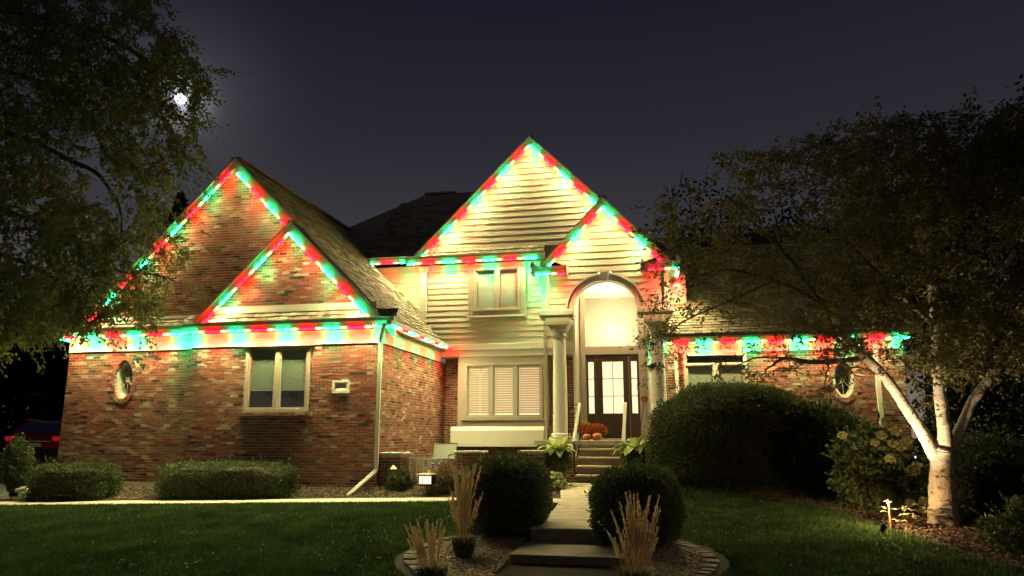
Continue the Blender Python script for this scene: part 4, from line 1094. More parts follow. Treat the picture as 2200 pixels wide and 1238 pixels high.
# ------------------------------------------------------------------ plants
def broad_leaf(base, d, L, W, m, parent, droop=.5, seg=7):
    "one large arching leaf as a folded blade"
    base = Vector(base); d = Vector(d).normalized(); b = MB(); vs = []; p = base.copy()
    for i in range(seg + 1):
        t = i / seg; w = W * math.sin(math.pi * min(1, .12 + .88 * t)) ** .8 * (1 if t < 1 else 0)
        s = d.cross(Vector((0, 0, 1)));
        if s.length < .05: s = Vector((1, 0, 0))
        s.normalize(); u = s.cross(d).normalized()
        vs += [p - s * w / 2 + u * w * .18, p, p + s * w / 2 + u * w * .18]
        p = p + d * (L / seg); d = (d + Vector((0, 0, -droop / seg))).normalized()
    fs = []
    for i in range(seg):
        a = 3 * i; fs += [(a, a + 1, a + 4, a + 3), (a + 1, a + 2, a + 5, a + 4)]
    b.add(vs, fs); return b.build('leaf', m, parent, smooth=True)
def ball_bush(name, c, rx, ry, rz, n, leaf, m, label, cat='bush', group=None, flat=2.4, rough=.06, core=.86, z0=None, core_mat='twig', trunk=True):
    "clipped bush: leaves crowd the shell of a rounded block; a closed dark core stands for the shaded twigs inside"
    cx, cy, cz = c
    e = empty(name, (cx, cy, cz - rz)); tag(e, label, cat, group)
    d = rand_unit(n); p = flat
    s = (np.abs(d[:, 0]) ** p + np.abs(d[:, 1]) ** p + np.abs(d[:, 2]) ** p) ** (-1 / p)
    k1, k2 = R.uniform(0, 6), R.uniform(0, 6)
    bump = 1 + rough * (np.sin(d[:, 0] * 7 + k1) * np.sin(d[:, 1] * 8 + k2) * .5 + .5 * np.sin(d[:, 2] * 9 + d[:, 0] * 5 + k2)) + NR.normal(0, rough * .30, n)
    rr = s * bump * (1 - .16 * NR.rand(n) ** 1.5)
    P = d * rr[:, None] * np.array([rx, ry, rz]) + np.array(c)
    keep = P[:, 2] > cz - rz * .98
    P = P[keep]; d = d[keep]
    V = leaf_quads(P, leaf, leaf * .55, outward=d * .9, jit=.8)
    ns_ = max(40, n // 110); i_ = NR.randint(0, len(P), ns_); i_ = i_[P[i_, 2] > cz - rz * .5]
    q_ = np.repeat(P[i_], 7, axis=0); dd_ = np.repeat(d[i_] + np.array([0, 0, .5]), 7, axis=0); tt_ = NR.rand(len(q_))
    V = np.concatenate([V, leaf_quads(q_ + dd_ * (tt_ * leaf * 2.4)[:, None], leaf * .9, leaf * .5, outward=dd_, jit=.7)])
    o = np_obj('foliage', V, 4, m, e, 'stuff')
    if core:
        b = MB(); nn, mm = 14, 20; vs = []
        for i in range(nn + 1):
            th = math.pi * i / nn
            for j in range(mm):
                ph = 2 * math.pi * j / mm; dd = (math.sin(th) * math.cos(ph), math.sin(th) * math.sin(ph), math.cos(th))
                q = (abs(dd[0]) ** p + abs(dd[1]) ** p + abs(dd[2]) ** p) ** (-1 / p) * core * R.uniform(.93, 1.0)
                vs.append((cx + dd[0] * q * rx, cy + dd[1] * q * ry, max(cz - rz * .9, cz + dd[2] * q * rz)))
        fs = [(i * mm + j, i * mm + (j + 1) % mm, (i + 1) * mm + (j + 1) % mm, (i + 1) * mm + j) for i in range(nn) for j in range(mm)]
        b.add(vs, fs); b.build('branches', core_mat, e)  # closed dark body filling the shaded inside of the bush
    if trunk:
        for k in range(5):
            a = R.uniform(0, 6.28); MB().tube([(cx + .08 * math.cos(a), cy + .08 * math.sin(a), cz - rz - .12), (cx + rx * .5 * math.cos(a), cy + ry * .5 * math.sin(a), cz - rz * .3)], [.022, .014], 6).build('stem', 'twig', e)
    return e
ball_bush('round_bush', (-2.50, 11.45, .41), .67, .62, .57, 15000, .042, 'boxwood', 'clipped round bush left of the garden steps', flat=3.0, rough=.05)
ball_bush('round_bush', (-.50, 11.0, .34), .63, .60, .55, 15000, .042, 'boxwood', 'clipped round bush right of the garden steps', flat=2.8, rough=.06)
ball_bush('hedge', (at(163, 1030, 15.75).x, 15.75, .16), 1.02, .48, .50, 14000, .055, 'yew', 'low clipped hedge under the oval garage window', 'hedge', flat=5.5)
ball_bush('hedge', (at(490, 1030, 15.85).x, 15.85, .24), 1.56, .50, .48, 18000, .055, 'yew', 'long low clipped hedge under the double window', 'hedge', flat=6.0)
ball_bush('yew_bush', (1.50, 18.1, 1.08), 1.98, 1.6, 1.42, 60000, .06, 'yew', 'very large dark rounded yew before the wing window', flat=2.5, rough=.05)
ball_bush('shrub', (3.15, 17.3, .85), .95, .9, 1.05, 11000, .09, 'fill_green', 'loose leafy shrub between the big yew and the lit tree', flat=2.1, rough=.22, core=.7)
ball_bush('brown_shrub', (-4.85, 16.2, .30), .42, .36, .36, 5000, .05, 'spirea', 'small rusty brown shrub before the patio rail', flat=2.0, rough=.25, core=.5)
ball_bush('small_bush', (-6.0, 16.3, .28), .26, .24, .28, 2600, .05, 'yew', 'small dark bush directly behind the box light', flat=2.0, rough=.2, core=.6)
ball_bush('conifer_shrub', (at(38, 985, 15.9).x, 15.9, .62), .29, .29, .62, 5200, .06, 'yew', 'narrow upright evergreen beside the driveway', flat=2.0, rough=.2, core=.6)
MB().tube([(at(38, 985, 15.9).x, 15.9, -.35), (at(38, 985, 15.9).x, 15.9, .3)], .045, 8).build('trunk', 'dark_bark', bpy.data.objects['conifer_shrub'])
# hosta clump by the walk
def hosta(c, n, L, label, rad=.45, h=.35, name='hosta_plant', m='hosta_leaf'):
    e = empty(name, c); tag(e, label, 'plant')
    for k in range(n):
        a = R.uniform(0, 6.28); el_ = R.uniform(.2, 1.2); r = R.uniform(0, rad)
        d = (math.cos(a) * math.cos(el_), math.sin(a) * math.cos(el_), math.sin(el_))
        broad_leaf((c[0] + r * .8 * math.cos(a), c[1] + r * .8 * math.sin(a), c[2] + h * (1 - r / rad) * R.uniform(.5, 1)), d, L * R.uniform(.8, 1.2), L * .5, m, e, droop=1.4, seg=5)
    return e
hosta((-2.62, 17.1, .12), 120, .20, 'spreading bed of small pale green hosta leaves beside the walk', rad=.52, h=.34, m='hosta_leaf')
# planters beside the stairs
def planter(c, label, lean, flower=False):
    e = empty('planter', c); tag(e, label, 'planter')
    x, y, z = c
    MB().lathe([(.15, z), (.17, z + .02), (.24, z + .35), (.27, z + .5), (.285, z + .52), (.285, z + .56), (.25, z + .56), (.24, z + .50)], (x, y), 24).build('pot', 'stone_pot', e)
    n = 2600; d = rand_unit(n); P = np.array([x, y, z + .66]) + d * np.array([.36, .33, .30]) * (.55 + .45 * NR.rand(n))[:, None]
    P[:, 2] -= .12 * (NR.rand(n) > .6)
    np_obj('trailing_leaves', leaf_quads(P, .055, .035, outward=d * .5, droop=.2), 4, 'fill_green', e, 'stuff')
    for k in range(19):
        a = 2 * math.pi * k / 19 + R.uniform(-.2, .2); el_ = R.choice((.35, .7, 1.1))
        d = (math.cos(a) * math.cos(el_) + lean, math.sin(a) * math.cos(el_), math.sin(el_))
        broad_leaf((x + .06 * math.cos(a), y + .06 * math.sin(a), z + .80 + .08 * R.random()), d, R.uniform(.42, .60), R.uniform(.17, .24), 'hosta_leaf', e, droop=1.5)
    for k in range(5):
        a = R.uniform(0, 6.28); MB().tube([(x, y, z + .5), (x + .05 * math.cos(a), y + .05 * math.sin(a), z + .85)], .012, 5).build('stem', 'fill_green', e)
    if flower:
        q = at(1384, 858, y)
        MB().tube([(x + .03, y, z + .7), (q.x, y, q.z - .04)], .008, 5).build('flower_stem', 'twig', e)
        d = rand_unit(160); P = np.array(q) + d * .055; np_obj('flower', leaf_quads(P, .04, .03, outward=d), 4, 'mum_red', e)
    return e
planter((-2.66, 18.05, .13), 'tall planter of broad pale leaves left of the entry stairs', -.05)
planter((-.82, 18.35, .15), 'tall planter of broad pale leaves and one orange bloom right of the stairs', -.15, True)
# pumpkins and chrysanthemums on the porch
def pumpkin(c, r, label):
    b = MB(); n = 32; vs = []; prof = [(math.sin(math.pi * i / 10), -math.cos(math.pi * i / 10)) for i in range(11)]
    for s, z in prof:
        for k in range(n):
            t = 2 * math.pi * k / n; q = 1 + .05 * math.cos(8 * t); vs.append((c[0] + r * s * q * math.cos(t), c[1] + r * s * q * math.sin(t), c[2] + r * .78 * (1 + z * (.92 if z > 0 else 1))))
    b.add(vs, [(i * n + k, i * n + (k + 1) % n, (i + 1) * n + (k + 1) % n, (i + 1) * n + k) for i in range(10) for k in range(n)]); b.sm = True
    e = empty('pumpkin', c); tag(e, label, 'pumpkin')
    b.build('body', 'pumpkin', e)
    MB().tube([(c[0], c[1], c[2] + r * 1.42), (c[0] + .01, c[1], c[2] + r * 1.42 + .06)], [.02, .014], 6).build('stalk', 'twig', e)
pumpkin((-1.86, 19.80, 1.223), .125, 'ribbed orange pumpkin in front of the red chrysanthemums')
pumpkin((-2.13, 19.85, 1.223), .11, 'ribbed orange pumpkin next to the left handrail')
def mum(c, r, m, label, pot=True):
    e = empty('potted_chrysanthemum', c); tag(e, label, 'potted flowers')
    x, y, z = c
    MB().lathe([(.10, z), (.14, z + .17), (.15, z + .19), (.13, z + .19)], (x, y), 18).build('pot', 'clay', e)
    n = 900; d = rand_unit(n); d[:, 2] = np.abs(d[:, 2]) * .9 - .15
    P = np.array([x, y, z + .22]) + d * r
    np_obj('blooms', leaf_quads(P, .045, .04, outward=d), 4, m, e, 'stuff')
    d = rand_unit(700); P = np.array([x, y, z + .21]) + d * r * np.array([.85, .85, .6]); np_obj('leaves', leaf_quads(P, .045, .03, outward=d), 4, 'fill_green', e, 'stuff')
mum((-1.90, 20.12, 1.223), .27, 'mum_red', 'dome of rust red chrysanthemums in a pot behind the pumpkins')
mum((-2.20, 20.25, 1.223), .20, 'mum_red', 'smaller rust red chrysanthemums behind the left handrail')
mum((-2.30, 21.0, 1.30), .23, 'mum_yellow', 'golden yellow chrysanthemums by the door')

# ornamental grasses -------------------------------------------------
def feather_grass(c, n, h0, h1, spread, label, lean=(0, 0)):
    e = empty('feather_grass', c); tag(e, label, 'ornamental grass')
    pl_ = []; P = []
    x, y, z = c
    for k in range(n):
        a = R.uniform(0, 6.28); r = spread * math.sqrt(R.random()); h = R.uniform(h0, h1)
        b0 = Vector((x + .35 * r * math.cos(a), y + .35 * r * math.sin(a), z)); tip = Vector((x + r * math.cos(a) + lean[0], y + r * math.sin(a) + lean[1], z + h))
        bow = Vector((math.cos(a), math.sin(a), 0)) * (-.05 * h); tip = tip + Vector((R.gauss(0, .05), R.gauss(0, .05), 0)); m1 = b0.lerp(tip, .62) + bow; q = b0.lerp(tip, .8) + bow * .7
        b = MB(); b.tube([b0, b0.lerp(tip, .35) + bow * .7, m1, q, b0.lerp(tip, .93) + bow * .3, tip], [.0025, .0025, .0026, .006, .005, .0015], 5); b.build('plume', 'straw', e)
        for j in range(70):
            t = R.uniform(.60, 1.0); pp = b0.lerp(tip, t) + bow * (1 - t) * 2.4; w_ = .010 * (1.15 - t) * 2; P.append((pp.x + R.gauss(0, w_), pp.y + R.gauss(0, w_), pp.z))
    P = np.array(P); up = np.tile(np.array([0, 0, 1.0]), (len(P), 1))
    np_obj('seeds', leaf_quads(P, .036, .009, outward=up * 1.7, jit=.6), 4, 'straw', e, 'stuff')
    nb = 620; ang = NR.rand(nb) * 6.28; rr = spread * .5 * np.sqrt(NR.rand(nb)); hh = (.25 + .4 * NR.rand(nb)) * h0
    B0 = np.stack([x + rr * np.cos(ang), y + rr * np.sin(ang), z + 0 * rr], 1); out = np.stack([np.cos(ang), np.sin(ang), 0 * ang], 1)
    M1 = B0 + out * (hh * .22)[:, None] + np.array([0, 0, 1]) * (hh * .7)[:, None]; T = B0 + out * (hh * .6)[:, None] + np.array([0, 0, 1]) * (hh * .85)[:, None]
    sd = np.stack([-np.sin(ang), np.cos(ang), 0 * ang], 1) * .004
    np_obj('blades', np.concatenate([np.stack([B0 - sd, B0 + sd, M1 + sd, M1 - sd], 1), np.stack([M1 - sd, M1 + sd, T + sd * .1, T - sd * .1], 1)]), 4, 'fill_green', e, 'stuff')
feather_grass((-2.72, 9.9, ground(-2.72, 9.9)), 44, .60, 1.24, .21, 'feathery straw coloured grass touching the left round bush', (.02, .0))
feather_grass((-2.78, 8.75, ground(-2.8, 8.7)), 30, .42, .74, .30, 'shorter feathery straw grass at the left of the stone ring', (-.05, 0))
feather_grass((-.43, 8.75, ground(-.4, 8.7)), 62, .50, 1.06, .27, 'feathery straw coloured grass before the right round bush', (.02, 0))

# ------------------------------------------------------------------ trees
def limb(parent, pts, r0, r1, m='pale_bark', name='limb', n=10, wob=.0):
    pts = [Vector(p) for p in pts]; out = []
    for i in range(len(pts) - 1):
        a = pts[max(i - 1, 0)]; b, c_ = pts[i], pts[i + 1]; d = pts[min(i + 2, len(pts) - 1)]
        for k in range(6):
            t = k / 6; out.append(.5 * ((2 * b) + (c_ - a) * t + (2 * a - 5 * b + 4 * c_ - d) * t * t + (3 * b - a - 3 * c_ + d) * t ** 3))
    out.append(pts[-1]); L = len(out)
    out = [p + Vector((R.gauss(0, wob), R.gauss(0, wob), 0)) for p in out]
    rad = [(r0 + (r1 - r0) * i / (L - 1)) * (1 + R.uniform(-.06, .06)) for i in range(L)]
    o = MB().tube(out, rad, n).build(name, m, parent); return out
def in_poly(x, y, poly):
    c = False; j = len(poly) - 1
    for i in range(len(poly)):
        xi, yi = poly[i]; xj, yj = poly[j]
        if (yi > y) != (yj > y) and x < (xj - xi) * (y - yi) / (yj - yi) + xi: c = not c
        j = i
    return c
def crown_points(poly, n, y0, y1, gaps=()):
    xs_ = [p[0] for p in poly]; ys_ = [p[1] for p in poly]; out = []
    while len(out) < n:
        x, y = R.uniform(min(xs_), max(xs_)), R.uniform(min(ys_), max(ys_))
        if not in_poly(x, y, poly): continue
        if any(((x - gx_) / ga) ** 2 + ((y - gy_) / gb) ** 2 < 1 for gx_, gy_, ga, gb in gaps) and R.random() < .93: continue
        out.append(at(x, y, R.uniform(y0, y1)))
    return out
def leaves_at(pts_, per, rx, rz, leaf, m, parent, droop=.3, name='crown'):
    n = len(pts_) * per; c = np.repeat(np.array([tuple(p) for p in pts_]), per, axis=0)
    sc = np.repeat(.6 + .8 * NR.rand(len(pts_)), per)[:, None]
    d = NR.normal(size=(n, 3)) * np.array([rx, rx, rz]) * sc
    P = c + d
    return np_obj(name, leaf_quads(P, leaf, leaf * .55, droop=droop), 4, m, parent, 'stuff')
def sprays(pts_, per, L, leaf, m, parent, droop=.8, name='crown', jit=.035, twigs=True):
    "leaves set along short twigs that start at the given points"
    n0 = len(pts_); c = np.array([tuple(p) for p in pts_])
    d = NR.normal(size=(n0, 3)); d[:, 2] = d[:, 2] * .5 - droop; d /= np.linalg.norm(d, axis=1)[:, None]
    Ls = L * (.5 + .9 * NR.rand(n0)); bend = NR.normal(size=(n0, 3)) * .25; bend[:, 2] -= .25 * droop
    i = np.repeat(np.arange(n0), per); t = NR.rand(len(i)) ** .8
    P = c[i] + d[i] * (Ls[i] * t)[:, None] + bend[i] * (Ls[i] * t * t)[:, None] + NR.normal(size=(len(i), 3)) * jit * (.5 + t)[:, None]
    v = P - np.array([0, 0, EYE]); ang = (v @ np.array(MOON_DIR)) / np.linalg.norm(v, axis=1)
    kp = (ang < math.cos(.0085)) | (NR.rand(len(P)) < .12); P = P[kp]; i = i[kp]
    o = np_obj(name, leaf_quads(P, leaf, leaf * .52, outward=d[i] * .9, jit=.75, droop=.15), 4, m, parent, 'stuff')
    if twigs:
        e1 = c + d * (Ls * .5)[:, None] + bend * (Ls * .25)[:, None]; e2 = c + d * Ls[:, None] + bend * Ls[:, None]
        w = np.cross(d, rand_unit(n0)); w = w / np.linalg.norm(w, axis=1)[:, None] * .004
        np_obj('twigs', np.concatenate([np.stack([c - w, c + w, e1 + w * .7, e1 - w * .7], 1), np.stack([e1 - w * .7, e1 + w * .7, e2 + w * .2, e2 - w * .2], 1)]), 4, 'dark_bark', parent, 'stuff')
    return o
# left tree: trunk just outside the frame, hanging branches in it
lt = empty('drooping_tree', (-16.8, 12.5, -.4)); tag(lt, 'large dark tree with drooping branches over the left gable', 'tree')
tr_pts = limb(lt, [(-16.8, 12.5, -.5), (-16.7, 12.5, 2), (-16.4, 12.6, 5), (-16.0, 12.8, 8), (-15.2, 13, 11.5)], .34, .14, 'dark_bark', 'trunk', 14)
poly = [(-260, -120), (330, -120), (345, 20), (382, 82), (410, 140), (458, 185), (455, 205), (432, 228), (415, 262), (422, 310), (404, 345), (382, 378), (372, 420), (352, 470), (345, 520), (395, 560), (340, 580), (320, 640), (355, 665), (300, 680), (262, 665), (240, 690), (200, 700), (170, 715), (110, 700), (70, 730), (20, 745), (-260, 760)]
gaps = [(372, 505, 26, 20), (328, 548, 30, 20), (272, 597, 28, 18), (232, 632, 22, 18), (222, 655, 26, 14), (186, 688, 20, 16), (300, 570, 26, 18), (330, 620, 40, 30), (205, 352, 42, 42), (235, 405, 38, 55), (180, 330, 25, 20), (300, 100, 26, 38), (350, 182, 14, 16), (300, 300, 20, 30), (262, 455, 16, 28), (150, 560, 20, 14), (60, 820, 50, 60), (392, 213, 11, 11), (388, 212, 22, 20)]
import mathutils.noise as nz0
LP = [p + Vector((0, 0, .15)) for p in crown_points(poly, 4200, 11.0, 14.2, gaps) if nz0.noise(p * .9) > -.16]
edge = [at(x, y, R.uniform(12, 13.4)) for x, y in [(425 + R.gauss(0, 20), 200 + R.gauss(0, 40)) for _ in range(26)]]
sprays(LP, 42, .55, .088, 'tree_leaf', lt, .9)
leaves_at(edge, 30, .09, .09, .07, 'tree_leaf', lt, .5)
leaves_at([at(360 + R.gauss(0, 35), 590 + R.gauss(0, 55), R.uniform(12.4, 13.6)) for _ in range(22)], 40, .10, .13, .07, 'tree_leaf', lt, .6)
leaves_at([at(210 + R.gauss(0, 22), 275 + R.gauss(0, 12), 12.0) for _ in range(9)], 26, .07, .09, .07, 'orange_leaf', lt, .8, 'orange_leaves')
for k in range(8):       # hanging tassels over the eave
    x = (60, 110, 170, 222, 250, 300, 330, 20)[k]
    leaves_at([at(x + R.gauss(0, 5), y, 13.2) for y in range(600, (745, 700, 712, 690, 676, 690, 715, 750)[k], 9)], 26, .05, .06, .065, 'tree_leaf', lt, 1.0)
def arch(pxs, Y, r0, r1, parent=lt, m='dark_bark', name='branch'): return limb(parent, [at(x, y, Y + k * .05) for k, (x, y) in enumerate(pxs)], r0, r1, m, name, 7, .006)
arch([(-120, 250), (60, 300), (150, 345), (205, 370), (238, 410), (258, 450), (262, 520)], 12.6, .07, .018)
arch([(-100, 120), (120, 190), (190, 255), (214, 300), (232, 335), (262, 352)], 12.2, .06, .012)
arch([(-150, 0), (100, 40), (250, 90), (340, 150), (420, 190), (450, 192)], 12.4, .08, .010)
arch([(-100, 420), (60, 470), (180, 520), (250, 580), (330, 590), (390, 610)], 12.8, .06, .010)
arch([(-100, 520), (40, 560), (120, 600), (200, 640), (240, 690)], 12.6, .05, .010)
arch([(240, 100), (330, 220), (380, 300), (400, 350)], 12.6, .035, .008)
for k in range(60):
    a = R.choice(LP); b_ = a + Vector((R.uniform(-.6, .6), R.uniform(-.4, .4), R.uniform(-.7, -.1)))
    limb(lt, [a, a.lerp(b_, .5) + Vector((0, 0, .06)), b_], .010, .004, 'dark_bark', 'twig', 5)

# right tree: pale forked trunk lit from the ground
TY = 12.9
rt = empty('pale_bark_tree', tuple(at(2025, 1110, TY))); tag(rt, 'pale barked tree forking into three lit limbs', 'tree')
def A(x, y, dy=0): return at(x, y, TY + dy)
limb(rt, [A(2028, 1135), A(2026, 1090), A(2024, 1040), A(2025, 990), A(2026, 965)], .225, .140, 'pale_bark', 'trunk', 18, .003)
L1 = limb(rt, [A(2012, 985, .02), A(1985, 935), A(1950, 880, -.05), A(1905, 815, -.15), A(1862, 770, -.3), A(1820, 730, -.4), A(1790, 680, -.5)], .108, .050, 'pale_bark', 'limb', 14, .004)
L2 = limb(rt, [A(2030, 985, .02), A(2030, 935), A(2022, 870, .05), A(2014, 790, .1), A(2008, 700, .2), A(2000, 600, .3), A(1985, 480, .4), A(1960, 370, .5)], .122, .028, 'pale_bark', 'limb', 14, .004)
L3 = limb(rt, [A(2044, 970, .05), A(2062, 925, .1), A(2092, 860, .2), A(2130, 808, .3), A(2170, 765, .5), A(2215, 730, .7)], .092, .05, 'pale_bark', 'limb', 12, .004)
L4 = limb(rt, [A(2018, 850, .1), A(2055, 760, .6), A(2085, 680, 1.0), A(2115, 630, 1.2), A(2150, 590, 1.4), A(2180, 540, 1.6)], .07, .04, 'pale_bark', 'limb', 10, .004)
for pxs, r0, r1, dy in (([(1862, 770), (1800, 776), (1740, 778), (1690, 770), (1665, 780), (1640, 800)], .05, .012, -.3), ([(1820, 730), (1740, 640), (1650, 600), (1560, 580), (1480, 600)], .05, .010, -.6), ([(1790, 690), (1700, 560), (1620, 480), (1560, 420)], .045, .010, -.2),
                        ([(2008, 700), (1900, 600), (1800, 500), (1720, 420)], .05, .010, .4), ([(2004, 640), (2060, 520), (2100, 420), (2130, 330)], .05, .010, .5), ([(1900, 812), (1845, 790), (1815, 800), (1790, 840)], .02, .006, -.5),
                        ([(1660, 605), (1560, 650), (1470, 690), (1420, 740)], .022, .006, -1.0), ([(1690, 770), (1620, 770), (1560, 800)], .02, .006, -.4), ([(1500, 600), (1450, 560), (1400, 490)], .015, .004, -.6), ([(1960, 400), (1900, 330), (1850, 290)], .02, .006, .5),
                        ([(1950, 880), (1975, 850), (2010, 852)], .012, .006, -.1), ([(1780, 778), (1770, 830), (1740, 860)], .012, .004, -.4)):
    limb(rt, [at(x, y, TY + dy * (k / (len(pxs) - 1))) for k, (x, y) in enumerate(pxs)], r0, r1, 'dark_bark', 'branch', 7, .008)
polyR = [(1395, 480), (1420, 420), (1455, 395), (1500, 370), (1560, 330), (1640, 320), (1700, 330), (1760, 290), (1850, 262), (1960, 250), (2080, 235), (2330, 230), (2330, 760), (2200, 770), (2100, 800), (1990, 790), (1900, 760), (1800, 745), (1700, 735), (1600, 715), (1520, 700), (1440, 690), (1410, 640), (1440, 600), (1400, 560)]
RP = crown_points(polyR, 7200, 11.4, 14.6, [(1700, 385, 30, 22), (1600, 530, 34, 26), (1560, 400, 14, 12), (1815, 655, 45, 40), (1500, 480, 22, 18), (1740, 560, 40, 30), (1850, 560, 30, 30), (1680, 640, 24, 18)])
import mathutils.noise as nz
LP = [p for p in LP]
def rp_keep(p):
    v = p - Vector((0, 0, EYE)); dz = v.dot(FW); px = 1100 + F_PX * v.dot(RT) / dz; py = 619 - F_PX * v.dot(UP) / dz
    if nz.noise(p * .85 + Vector((3, 1, 7))) < -.12 + (.12 if px < 1800 else 0): return False
    k = 1.0 if px > 1850 else .34 + .66 * sstep(1450, 1850, px)
    if py > 600 and px < 1760: k *= .30
    return R.random() < k
RP1 = [p for p in RP if rp_keep(p)]
sprays(RP1, 26, .40, .072, 'tree_leaf_b', rt, .15)
lowp = [at(x + R.gauss(0, 14), y + R.gauss(0, 9), TY - .6 + R.uniform(-.4, .4)) for x, y in
        [(1410, 650), (1425, 700), (1405, 730), (1400, 780), (1395, 800), (1440, 720), (1470, 700), (1430, 760), (1420, 740), (1500, 740), (1560, 760), (1600, 780), (1570, 810), (1620, 800), (1650, 790), (1640, 830), (1680, 750), (1700, 800), (1720, 780), (1740, 850), (1760, 830), (1720, 860),
         (1790, 840), (1810, 800), (1840, 750), (1880, 760), (1900, 790), (1930, 800), (1960, 790), (1980, 830), (1975, 860), (2060, 790), (2080, 760), (1990, 760), (1650, 740), (1600, 740), (1540, 720), (1480, 660), (1850, 720)]]
sprays(lowp * 3, 20, .28, .06, 'tree_leaf_b', rt, .3, 'low_leaves')
leaves_at([at(1415 + R.gauss(0, 22), 740 + R.gauss(0, 45), TY - .8) for _ in range(30)], 26, .07, .07, .042, 'tree_leaf_b', rt, .3, 'low_leaves')
for k in range(70):
    a = R.choice(RP1); b_ = a + Vector((R.uniform(-.6, .6), R.uniform(-.4, .4), R.uniform(-.2, .5)))
    limb(rt, [a, a.lerp(b_, .5) + Vector((0, 0, .04)), b_], .010, .003, 'dark_bark', 'twig', 5)
# dark trees further off
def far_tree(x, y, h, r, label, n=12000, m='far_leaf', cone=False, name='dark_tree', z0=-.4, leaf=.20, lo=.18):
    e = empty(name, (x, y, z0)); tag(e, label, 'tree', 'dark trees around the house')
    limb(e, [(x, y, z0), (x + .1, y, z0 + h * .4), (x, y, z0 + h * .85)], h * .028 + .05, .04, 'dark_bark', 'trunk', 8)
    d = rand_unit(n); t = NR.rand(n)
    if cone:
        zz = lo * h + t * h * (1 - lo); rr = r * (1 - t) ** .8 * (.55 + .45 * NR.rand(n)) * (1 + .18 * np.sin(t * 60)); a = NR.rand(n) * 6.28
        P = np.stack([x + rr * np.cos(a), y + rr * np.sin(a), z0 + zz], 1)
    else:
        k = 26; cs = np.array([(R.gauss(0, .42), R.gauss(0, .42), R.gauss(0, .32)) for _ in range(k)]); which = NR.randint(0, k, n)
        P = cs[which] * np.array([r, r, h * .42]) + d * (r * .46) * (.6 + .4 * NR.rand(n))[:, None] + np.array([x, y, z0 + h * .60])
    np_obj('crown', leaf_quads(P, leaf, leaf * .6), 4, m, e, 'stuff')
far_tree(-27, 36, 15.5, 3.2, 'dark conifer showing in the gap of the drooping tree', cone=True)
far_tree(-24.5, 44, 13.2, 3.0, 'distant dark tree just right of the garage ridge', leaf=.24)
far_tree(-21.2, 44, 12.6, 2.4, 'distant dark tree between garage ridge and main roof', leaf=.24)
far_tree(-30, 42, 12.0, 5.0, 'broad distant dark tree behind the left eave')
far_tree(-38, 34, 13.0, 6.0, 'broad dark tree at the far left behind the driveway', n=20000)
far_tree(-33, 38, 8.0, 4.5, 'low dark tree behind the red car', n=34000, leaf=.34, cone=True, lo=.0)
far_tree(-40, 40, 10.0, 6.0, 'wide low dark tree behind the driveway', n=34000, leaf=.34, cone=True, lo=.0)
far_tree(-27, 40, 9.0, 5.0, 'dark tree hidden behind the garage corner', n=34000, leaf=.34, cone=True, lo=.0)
far_tree(8.5, 27, 11.0, 4.6, 'dark tree rising behind the right end of the wing', n=20000)
far_tree(14.5, 26, 11.5, 5.5, 'tall dark tree behind the pale barked tree', n=12000)
far_tree(3.2, 31, 12.2, 4.0, 'dark tree behind the wing roof', n=7000)
far_tree(20.0, 24, 12.0, 6.0, 'tall dark tree at the right edge', n=10000)
far_tree(7.8, 16.2, 8.5, 2.0, 'tall dark evergreen to the right of the pale barked tree', n=26000, cone=True, name='evergreen_tree', leaf=.14, lo=.0)
far_tree(6.0, 12.2, 3.3, 1.25, 'low dark evergreen at the lower right corner', n=20000, cone=True, name='evergreen_tree', leaf=.10, lo=.0)
far_tree(9.2, 13.6, 10.5, 2.3, 'tall dark evergreen cut by the right edge', n=26000, cone=True, name='evergreen_tree', leaf=.14, lo=.0)
far_tree(6.9, 19.5, 4.5, 1.8, 'dark evergreen at the far corner of the wing', n=16000, cone=True, name='evergreen_tree', leaf=.12, lo=.0)
ball_bush('dark_shrub', (5.3, 14.3, .45), 1.0, .8, .8, 12000, .07, 'yew', 'dark shrub right behind the pale trunk', flat=2.0, rough=.2, core=.75)
ball_bush('dark_shrub', (4.9, 11.3, -.05), .8, .7, .5, 9000, .07, 'yew', 'low dark shrub right of the pale trunk base', flat=2.0, rough=.25, core=.7)
# flowering shrub beside the trunk
hy = ball_bush('hydrangea_bush', (3.45, 14.1, .62), .62, .5, .78, 5200, .10, 'fill_green', 'hydrangea with pale flower heads beside the lit trunk', flat=2.0, rough=.25, core=.6)
for (x, y, s) in ((1905, 905, .09), (1925, 925, .10), (1893, 935, .09), (1937, 958, .12), (1960, 1012, .13), (1940, 1035, .11), (1918, 952, .08), (1985, 1078, .08), (1955, 1080, .07), (1912, 985, .08), (1948, 948, .08), (1810, 935, .07), (1970, 1000, .07), (1905, 870, .07), (1880, 950, .06)):
    c_ = at(x, y, 13.62); n = 130; d = rand_unit(n); P = np.array(c_) + d * s * np.array([1, 1, .7]) * .72
    np_obj('flower_head', leaf_quads(P, .045, .04, outward=d * .6), 4, 'flower_head', hy)
e = empty('small_plant', (3.55, 12.6, .0)); tag(e, 'small pale leaved plant at the foot of the lit trunk', 'plant')
for k in range(34):
    a = R.uniform(0, 6.28); q = at(1955 + R.gauss(0, 24), 1104 + R.gauss(0, 9), 12.5); broad_leaf((q.x, q.y, q.z), (math.cos(a), math.sin(a), .6), .11, .07, 'flower_head', e, 1.2, 4)

